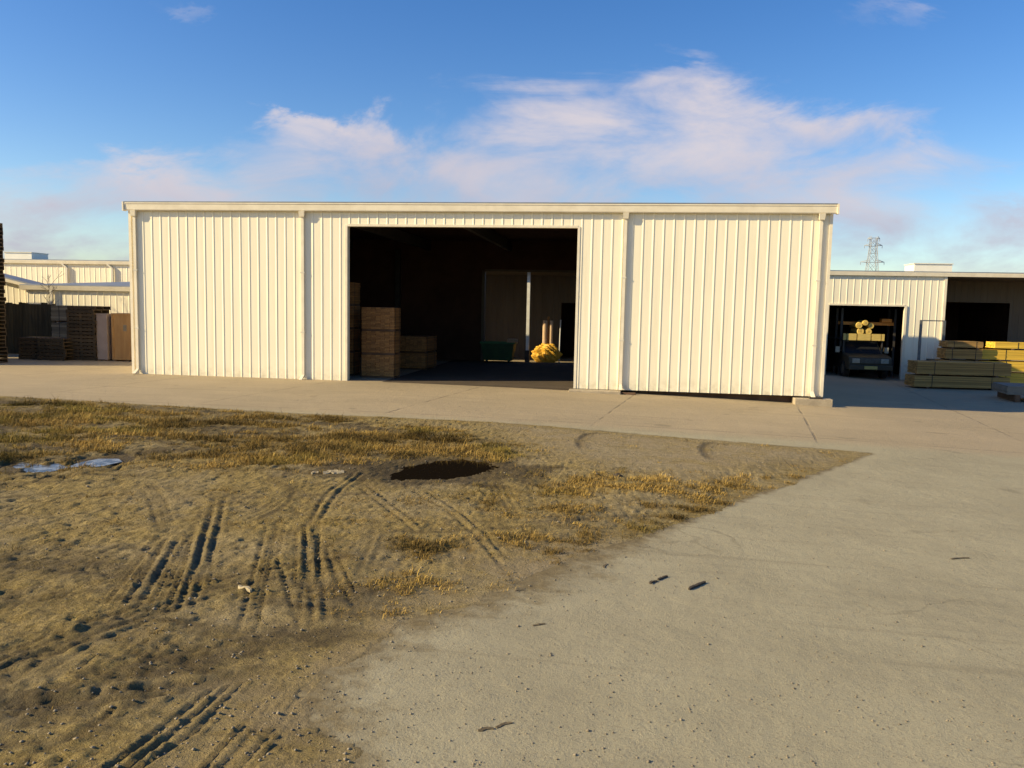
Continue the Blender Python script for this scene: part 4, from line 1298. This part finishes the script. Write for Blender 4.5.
# pallets
def pallet_mesh():
    q = MB()
    for k in range(7):
        x_ = -0.6 + k * 0.183
        q.box(x_, x_ + 0.10, -0.5, 0.5, 0.122, 0.142)
    for k in (0, 3, 6):
        x_ = -0.6 + k * 0.183
        q.box(x_, x_ + 0.10, -0.5, 0.5, 0.0, 0.02)
    for y_ in (-0.5, -0.02, 0.46):
        q.box(-0.6, 0.6, y_, y_ + 0.04, 0.02, 0.122)
    return q


ORD = ['lowest', 'second', 'third', 'fourth', 'fifth', 'sixth', 'seventh', 'eighth', 'ninth', 'tenth', 'eleventh', 'twelfth', 'thirteenth', 'fourteenth', 'fifteenth',
       'sixteenth', 'seventeenth', 'eighteenth', 'nineteenth', 'twentieth', 'twenty-first', 'twenty-second', 'twenty-third', 'twenty-fourth', 'twenty-fifth',
       'twenty-sixth', 'twenty-seventh', 'twenty-eighth', 'twenty-ninth', 'thirtieth', 'thirty-first', 'thirty-second', 'thirty-third', 'thirty-fourth', 'thirty-fifth', 'thirty-sixth']
proto = None
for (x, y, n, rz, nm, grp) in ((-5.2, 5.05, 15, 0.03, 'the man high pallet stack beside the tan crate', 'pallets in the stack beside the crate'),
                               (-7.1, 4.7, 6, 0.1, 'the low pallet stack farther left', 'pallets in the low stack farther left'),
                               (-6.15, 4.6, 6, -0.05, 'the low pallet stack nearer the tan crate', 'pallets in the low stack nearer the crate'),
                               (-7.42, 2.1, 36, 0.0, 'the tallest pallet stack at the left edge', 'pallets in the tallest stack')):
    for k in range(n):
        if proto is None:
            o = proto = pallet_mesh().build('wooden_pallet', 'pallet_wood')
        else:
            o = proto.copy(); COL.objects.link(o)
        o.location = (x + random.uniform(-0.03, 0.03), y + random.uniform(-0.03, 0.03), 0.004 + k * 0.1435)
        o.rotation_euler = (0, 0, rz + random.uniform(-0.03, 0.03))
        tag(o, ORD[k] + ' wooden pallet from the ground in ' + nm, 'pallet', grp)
# plywood crate and the pinkish panel box by it
cr = empty('plywood_crate', (-3.35, 5.1, 0.0), 0.05)
tag(cr, 'tall tan plywood crate next to the shed corner', 'crate')
q = MB(); q.box(-0.62, 0.62, -0.4, 0.4, 0.06, 1.9); q.build('box', 'crate_plywood', cr)
q = MB()
for x_ in (-0.62, 0.54):
    q.box(x_, x_ + 0.08, -0.425, -0.402, 0.06, 1.9)
for z_ in (0.06, 1.82):
    q.box(-0.54, 0.54, -0.424, -0.402, z_, z_ + 0.08)
q.build('battens', 'crate_plywood', cr)
q = MB(); q.box(-0.14, 0.0, -0.409, -0.4025, 1.2, 1.45); q.build('shipping_tag', 'pale_board', cr)
for x_ in (-0.5, 0, 0.5):
    MB().box(x_ - 0.05, x_ + 0.05, -0.4, 0.4, 0.0, 0.058).build('skid', 'bearer_wood', cr)
o = empty('panel_box', (-4.3, 4.85, 0.0)); tag(o, 'pinkish grey box standing between the pallet stack and crate', 'box')
q = MB(); q.box(-0.3, 0.16, -0.2, 0.2, 0.05, 1.82); q.build('body', 'pinkish_panel', o, bevel=0.01)
q = MB(); q.box(-0.31, 0.17, -0.21, 0.21, 1.822, 1.87); q.build('lid', 'pinkish_panel', o)
for x_ in (-0.22, 0.08):
    MB().box(x_ - 0.05, x_ + 0.05, -0.2, 0.2, 0, 0.048).build('skid', 'bearer_wood', o)
for k, wd_ in enumerate(('lower', 'middle', 'upper')):
    bundle('board_bundle', -7.6, -5.6, 6.0, 6.9, 0.72 * k, 0.72 * k + 0.7, 'pale_board', wd_ + ' bundle of pale boards behind the pallet stacks', 'pale board bundles', 'x', rows=7)
# unseen stacks added off frame on the left to shade the pallets
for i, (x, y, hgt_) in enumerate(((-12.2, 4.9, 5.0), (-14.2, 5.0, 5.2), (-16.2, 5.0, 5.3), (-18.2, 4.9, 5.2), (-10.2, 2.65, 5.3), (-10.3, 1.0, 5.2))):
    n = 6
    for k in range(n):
        bundle('shade_caster', x - 0.95, x + 0.95, y - 0.8, y + 0.8, hgt_ / n * k, hgt_ / n * (k + 1) - 0.005, 'weathered_board',
               ORD[k] + ' added shade block from the ground, ' + ('rightmost stack', 'second stack', 'third stack', 'leftmost stack', 'second nearest stack', 'nearest stack')[i] + ' left of the pallets',
               'added shade stacks out of view at the left', 'x', bands=False, rows=6, cols=4)

# bare little tree by the fence
twg = empty('bare_tree', (-8.35, 6.9, 0.0))
tag(twg, 'thin leafless young tree standing by the board fence', 'tree')
q = MB(); q.tube([(0, 0, 0), (0.05, 0, 1.2), (-0.02, 0.02, 2.2), (0.04, 0, 3.4)], [0.03, 0.025, 0.018, 0.006], 6); q.build('trunk', 'bark_grey', twg)
q = MB()


def twig(p, d, L, r, n):
    e = p + d * L
    q.tube([p, p + d * L * 0.5 + Vector((random.uniform(-.03, .03), random.uniform(-.03, .03), 0.02)), e], [r, r * 0.7, r * 0.4], 4, caps=False)
    if n:
        for _ in range(3):
            a = random.uniform(0.35, 1.0)
            dd_ = (d + Vector((random.uniform(-0.8, 0.8), random.uniform(-0.8, 0.8), random.uniform(-0.1, 0.5)))).normalized()
            twig(p + d * L * a, dd_, L * 0.55, r * 0.6, n - 1)


for k in range(11):
    z_ = random.uniform(1.5, 3.2)
    twig(Vector((0, 0, z_)), Vector((random.uniform(-1, 1), random.uniform(-1, 1), random.uniform(0.3, 0.9))).normalized(), random.uniform(0.3, 0.6), 0.009, 2)
q.build('branches', 'bark_grey', twg)

# ------------------------------------------------------------------ power pylon far off
py = empty('power_pylon', (139.6, 400, -0.5))
tag(py, 'pale grey lattice power pylon rising far behind the warehouse roof', 'pylon')


def half_w(z):
    return 4.6 - (4.6 - 1.5) * min(z, 36) / 36


q = MB()
lv = [0, 9, 17, 23.5, 29, 33.5, 37, 41.0]
for a_, b_ in zip(lv[:-1], lv[1:]):
    wa, wb = half_w(a_), half_w(b_)
    c0_ = [(-wa, -wa), (wa, -wa), (wa, wa), (-wa, wa)]; c1_ = [(-wb, -wb), (wb, -wb), (wb, wb), (-wb, wb)]
    for k in range(4):
        j = (k + 1) % 4
        q.bar((*c0_[k], a_), (*c1_[k], b_), 0.20)
        q.bar((*c0_[k], a_), (*c1_[j], b_), 0.14); q.bar((*c0_[j], a_), (*c1_[k], b_), 0.14)
        q.bar((*c1_[k], b_), (*c1_[j], b_), 0.16)
q.build('lattice_tower', 'pylon_steel', py)
for (z_, hw) in ((29.0, 5.6), (37.2, 4.2), (40.6, 2.8)):
    q = MB(); b0 = half_w(z_)
    for s_ in (-1, 1):
        for y_ in (-1, 1):
            q.bar((s_ * b0, y_ * b0, z_), (s_ * hw, 0, z_ + 0.15), 0.24); q.bar((s_ * b0, y_ * b0, z_ + 1.1), (s_ * hw, 0, z_ + 0.15), 0.18)
        q.bar((s_ * hw, 0, z_ + 0.1), (s_ * hw, 0, z_ - 1.3), 0.2)
    q.build('cross_arm', 'pylon_steel', py)

# ================================================================== LIGHT, SKY, CAMERA
L_dir = Vector((math.cos(SUN_TH) * math.cos(SUN_EL), math.sin(SUN_TH) * math.cos(SUN_EL), -math.sin(SUN_EL)))
sun = bpy.data.lights.new('sun', 'SUN'); sun.energy = 5.0; sun.angle = math.radians(0.5); sun.color = (1.0, 0.81, 0.46)
so = bpy.data.objects.new('sun', sun); COL.objects.link(so)
so.rotation_euler = L_dir.to_track_quat('-Z', 'Y').to_euler()
so.location = (-30, -20, 40)

world = bpy.data.worlds.new('World'); scene.world = world; world.use_nodes = True
t = world.node_tree; t.nodes.clear(); b = NB(t)
sky = b.n('ShaderNodeTexSky', sky_type='NISHITA')
sky.sun_disc = False; sky.sun_elevation = SUN_EL
sky.sun_rotation = math.atan2(-L_dir.x, -L_dir.y)
sky.air_density = 1.0; sky.dust_density = 0.6; sky.ozone_density = 2.0; sky.altitude = 200
hs = b.n('ShaderNodeHueSaturation'); hs.inputs['Hue'].default_value = 0.512; hs.inputs['Saturation'].default_value = 1.36; hs.inputs['Value'].default_value = 1.0
b.l(sky.outputs[0], hs.inputs['Color'])
dirv = b.n('ShaderNodeTexCoord').outputs['Generated']


def dot(vec):
    x = b.n('ShaderNodeVectorMath', operation='DOT_PRODUCT'); b.l(dirv, x.inputs[0]); x.inputs[1].default_value = vec
    return x.outputs['Value']


fz = b.math('MAXIMUM', dot(F0), 0.05)
S = b.math('DIVIDE', dot(R0), fz); T = b.math('DIVIDE', dot(UP0), fz)
cmb = b.n('ShaderNodeCombineXYZ'); b.l(b.math('MULTIPLY', S, 1.0), cmb.inputs[0]); b.l(b.math('MULTIPLY', T, 2.2), cmb.inputs[1])
cv = cmb.outputs[0]
n_big = b.noise(cv, 5.5, 8, 0.58, 0.4)
n_soft = b.noise(cv, 2.4, 4, 0.5, 0.3)


def st(px, py):
    d = ray(px, py); return d.dot(R0) / d.dot(F0), d.z / d.dot(F0)


na = b.noise(cv, 3.2, 8, 0.6, 0.4); nb_ = b.noise(b.scaled(cv, (1.0, 1.0, 1.0)), 4.1, 8, 0.62, 0.9)
S_ = b.math('ADD', S, b.math('MULTIPLY', b.math('SUBTRACT', na, 0.5), 0.42))
T_ = b.math('ADD', T, b.math('MULTIPLY', b.math('SUBTRACT', nb_, 0.5), 0.20))
acc = None
#          px   py   rx   ry  weight  tilt
for (px, py_, rx, ry, wgt) in ((70, 225, 130, 50, .66), (190, 185, 90, 26, .74), (150, 172, 60, 15, .6), (330, 172, 130, 36, .70), (310, 150, 70, 18, .66), (450, 182, 170, 38, .74), (430, 155, 70, 18, .6),
                               (560, 165, 150, 52, .86), (640, 142, 125, 50, .98), (580, 112, 75, 26, .72), (640, 85, 60, 24, .52), (665, 62, 34, 12, .40), (740, 128, 85, 24, 1.0), (700, 178, 190, 44, .78), (860, 128, 62, 27, .98),
                               (880, 160, 90, 26, .55), (1005, 210, 80, 24, 1.0), (930, 245, 160, 34, .74), (800, 205, 140, 34, .6), (265, 145, 44, 15, .6), (290, 138, 26, 12, .5), (5, 250, 130, 34, .7),
                               (205, -6, 45, 14, .42), (930, 0, 100, 14, .42), (470, -10, 60, 10, .25), (100, 250, 240, 32, .62), (500, 208, 340, 26, .62), (410, 292, 700, 62, .95)):
    s0, t0 = st(px, py_)
    a = b.math('DIVIDE', b.math('SUBTRACT', S_, s0), rx / F_PX); c_ = b.math('DIVIDE', b.math('SUBTRACT', T_, t0), ry / F_PX)
    e = b.math('EXPONENT', b.math('MULTIPLY', b.math('ADD', b.math('MULTIPLY', a, a), b.math('MULTIPLY', c_, c_)), -1.0))
    e = b.math('MULTIPLY', e, wgt)
    acc = e if acc is None else b.math('SUBTRACT', b.math('ADD', acc, e), b.math('MULTIPLY', acc, e))
dens = b.math('MULTIPLY', b.math('POWER', acc, 0.7), b.math('ADD', 0.95, b.math('MULTIPLY', b.math('SUBTRACT', n_big, 0.5), 2.6)))
dens = b.ramp(dens, 0.30, 1.30)
front = b.ramp(dot(F0), 0.1, 0.3)
above = b.ramp(T, -0.02, 0.03)
dens = b.math('MULTIPLY', b.math('MULTIPLY', dens, front), above)
hazeb = b.math('SUBTRACT', 1.0, b.ramp(b.math('ABSOLUTE', T), 0.0, 0.24))
col_shadow = (0.285, 0.272, 0.345); col_lit = (0.47, 0.42, 0.43)
cl_c = b.mix(b.ramp(b.math('ADD', T, b.math('MULTIPLY', b.math('SUBTRACT', n_soft, 0.5), 0.30)), 0.05, 0.24), col_shadow, col_lit)
skc = hs.outputs[0]
bg1 = b.n('ShaderNodeBackground'); b.l(skc, bg1.inputs[0]); bg1.inputs[1].default_value = 0.10
bg2 = b.n('ShaderNodeBackground'); b.l(cl_c, bg2.inputs[0]); bg2.inputs[1].default_value = 1.0
mx_ = b.n('ShaderNodeMixShader')
b.l(b.math('MULTIPLY', dens, 0.88), mx_.inputs[0]); b.l(bg1.outputs[0], mx_.inputs[1]); b.l(bg2.outputs[0], mx_.inputs[2])
ow = b.n('ShaderNodeOutputWorld'); b.l(mx_.outputs[0], ow.inputs[0])

cam = bpy.data.cameras.new('camera'); co = bpy.data.objects.new('camera', cam); COL.objects.link(co)
cam.sensor_width = 36.0; cam.lens = F_PX / 1024 * 36.0; cam.clip_start = 0.1; cam.clip_end = 6000
M = Matrix((RI, UI, -FW)).transposed().to_4x4(); M.translation = CAM
co.matrix_world = M
scene.camera = co
scene.view_settings.view_transform = 'Standard'
scene.view_settings.look = 'None'
scene.view_settings.exposure = 0.7
scene.view_settings.gamma = 1.0
scene.cycles.max_bounces = 8
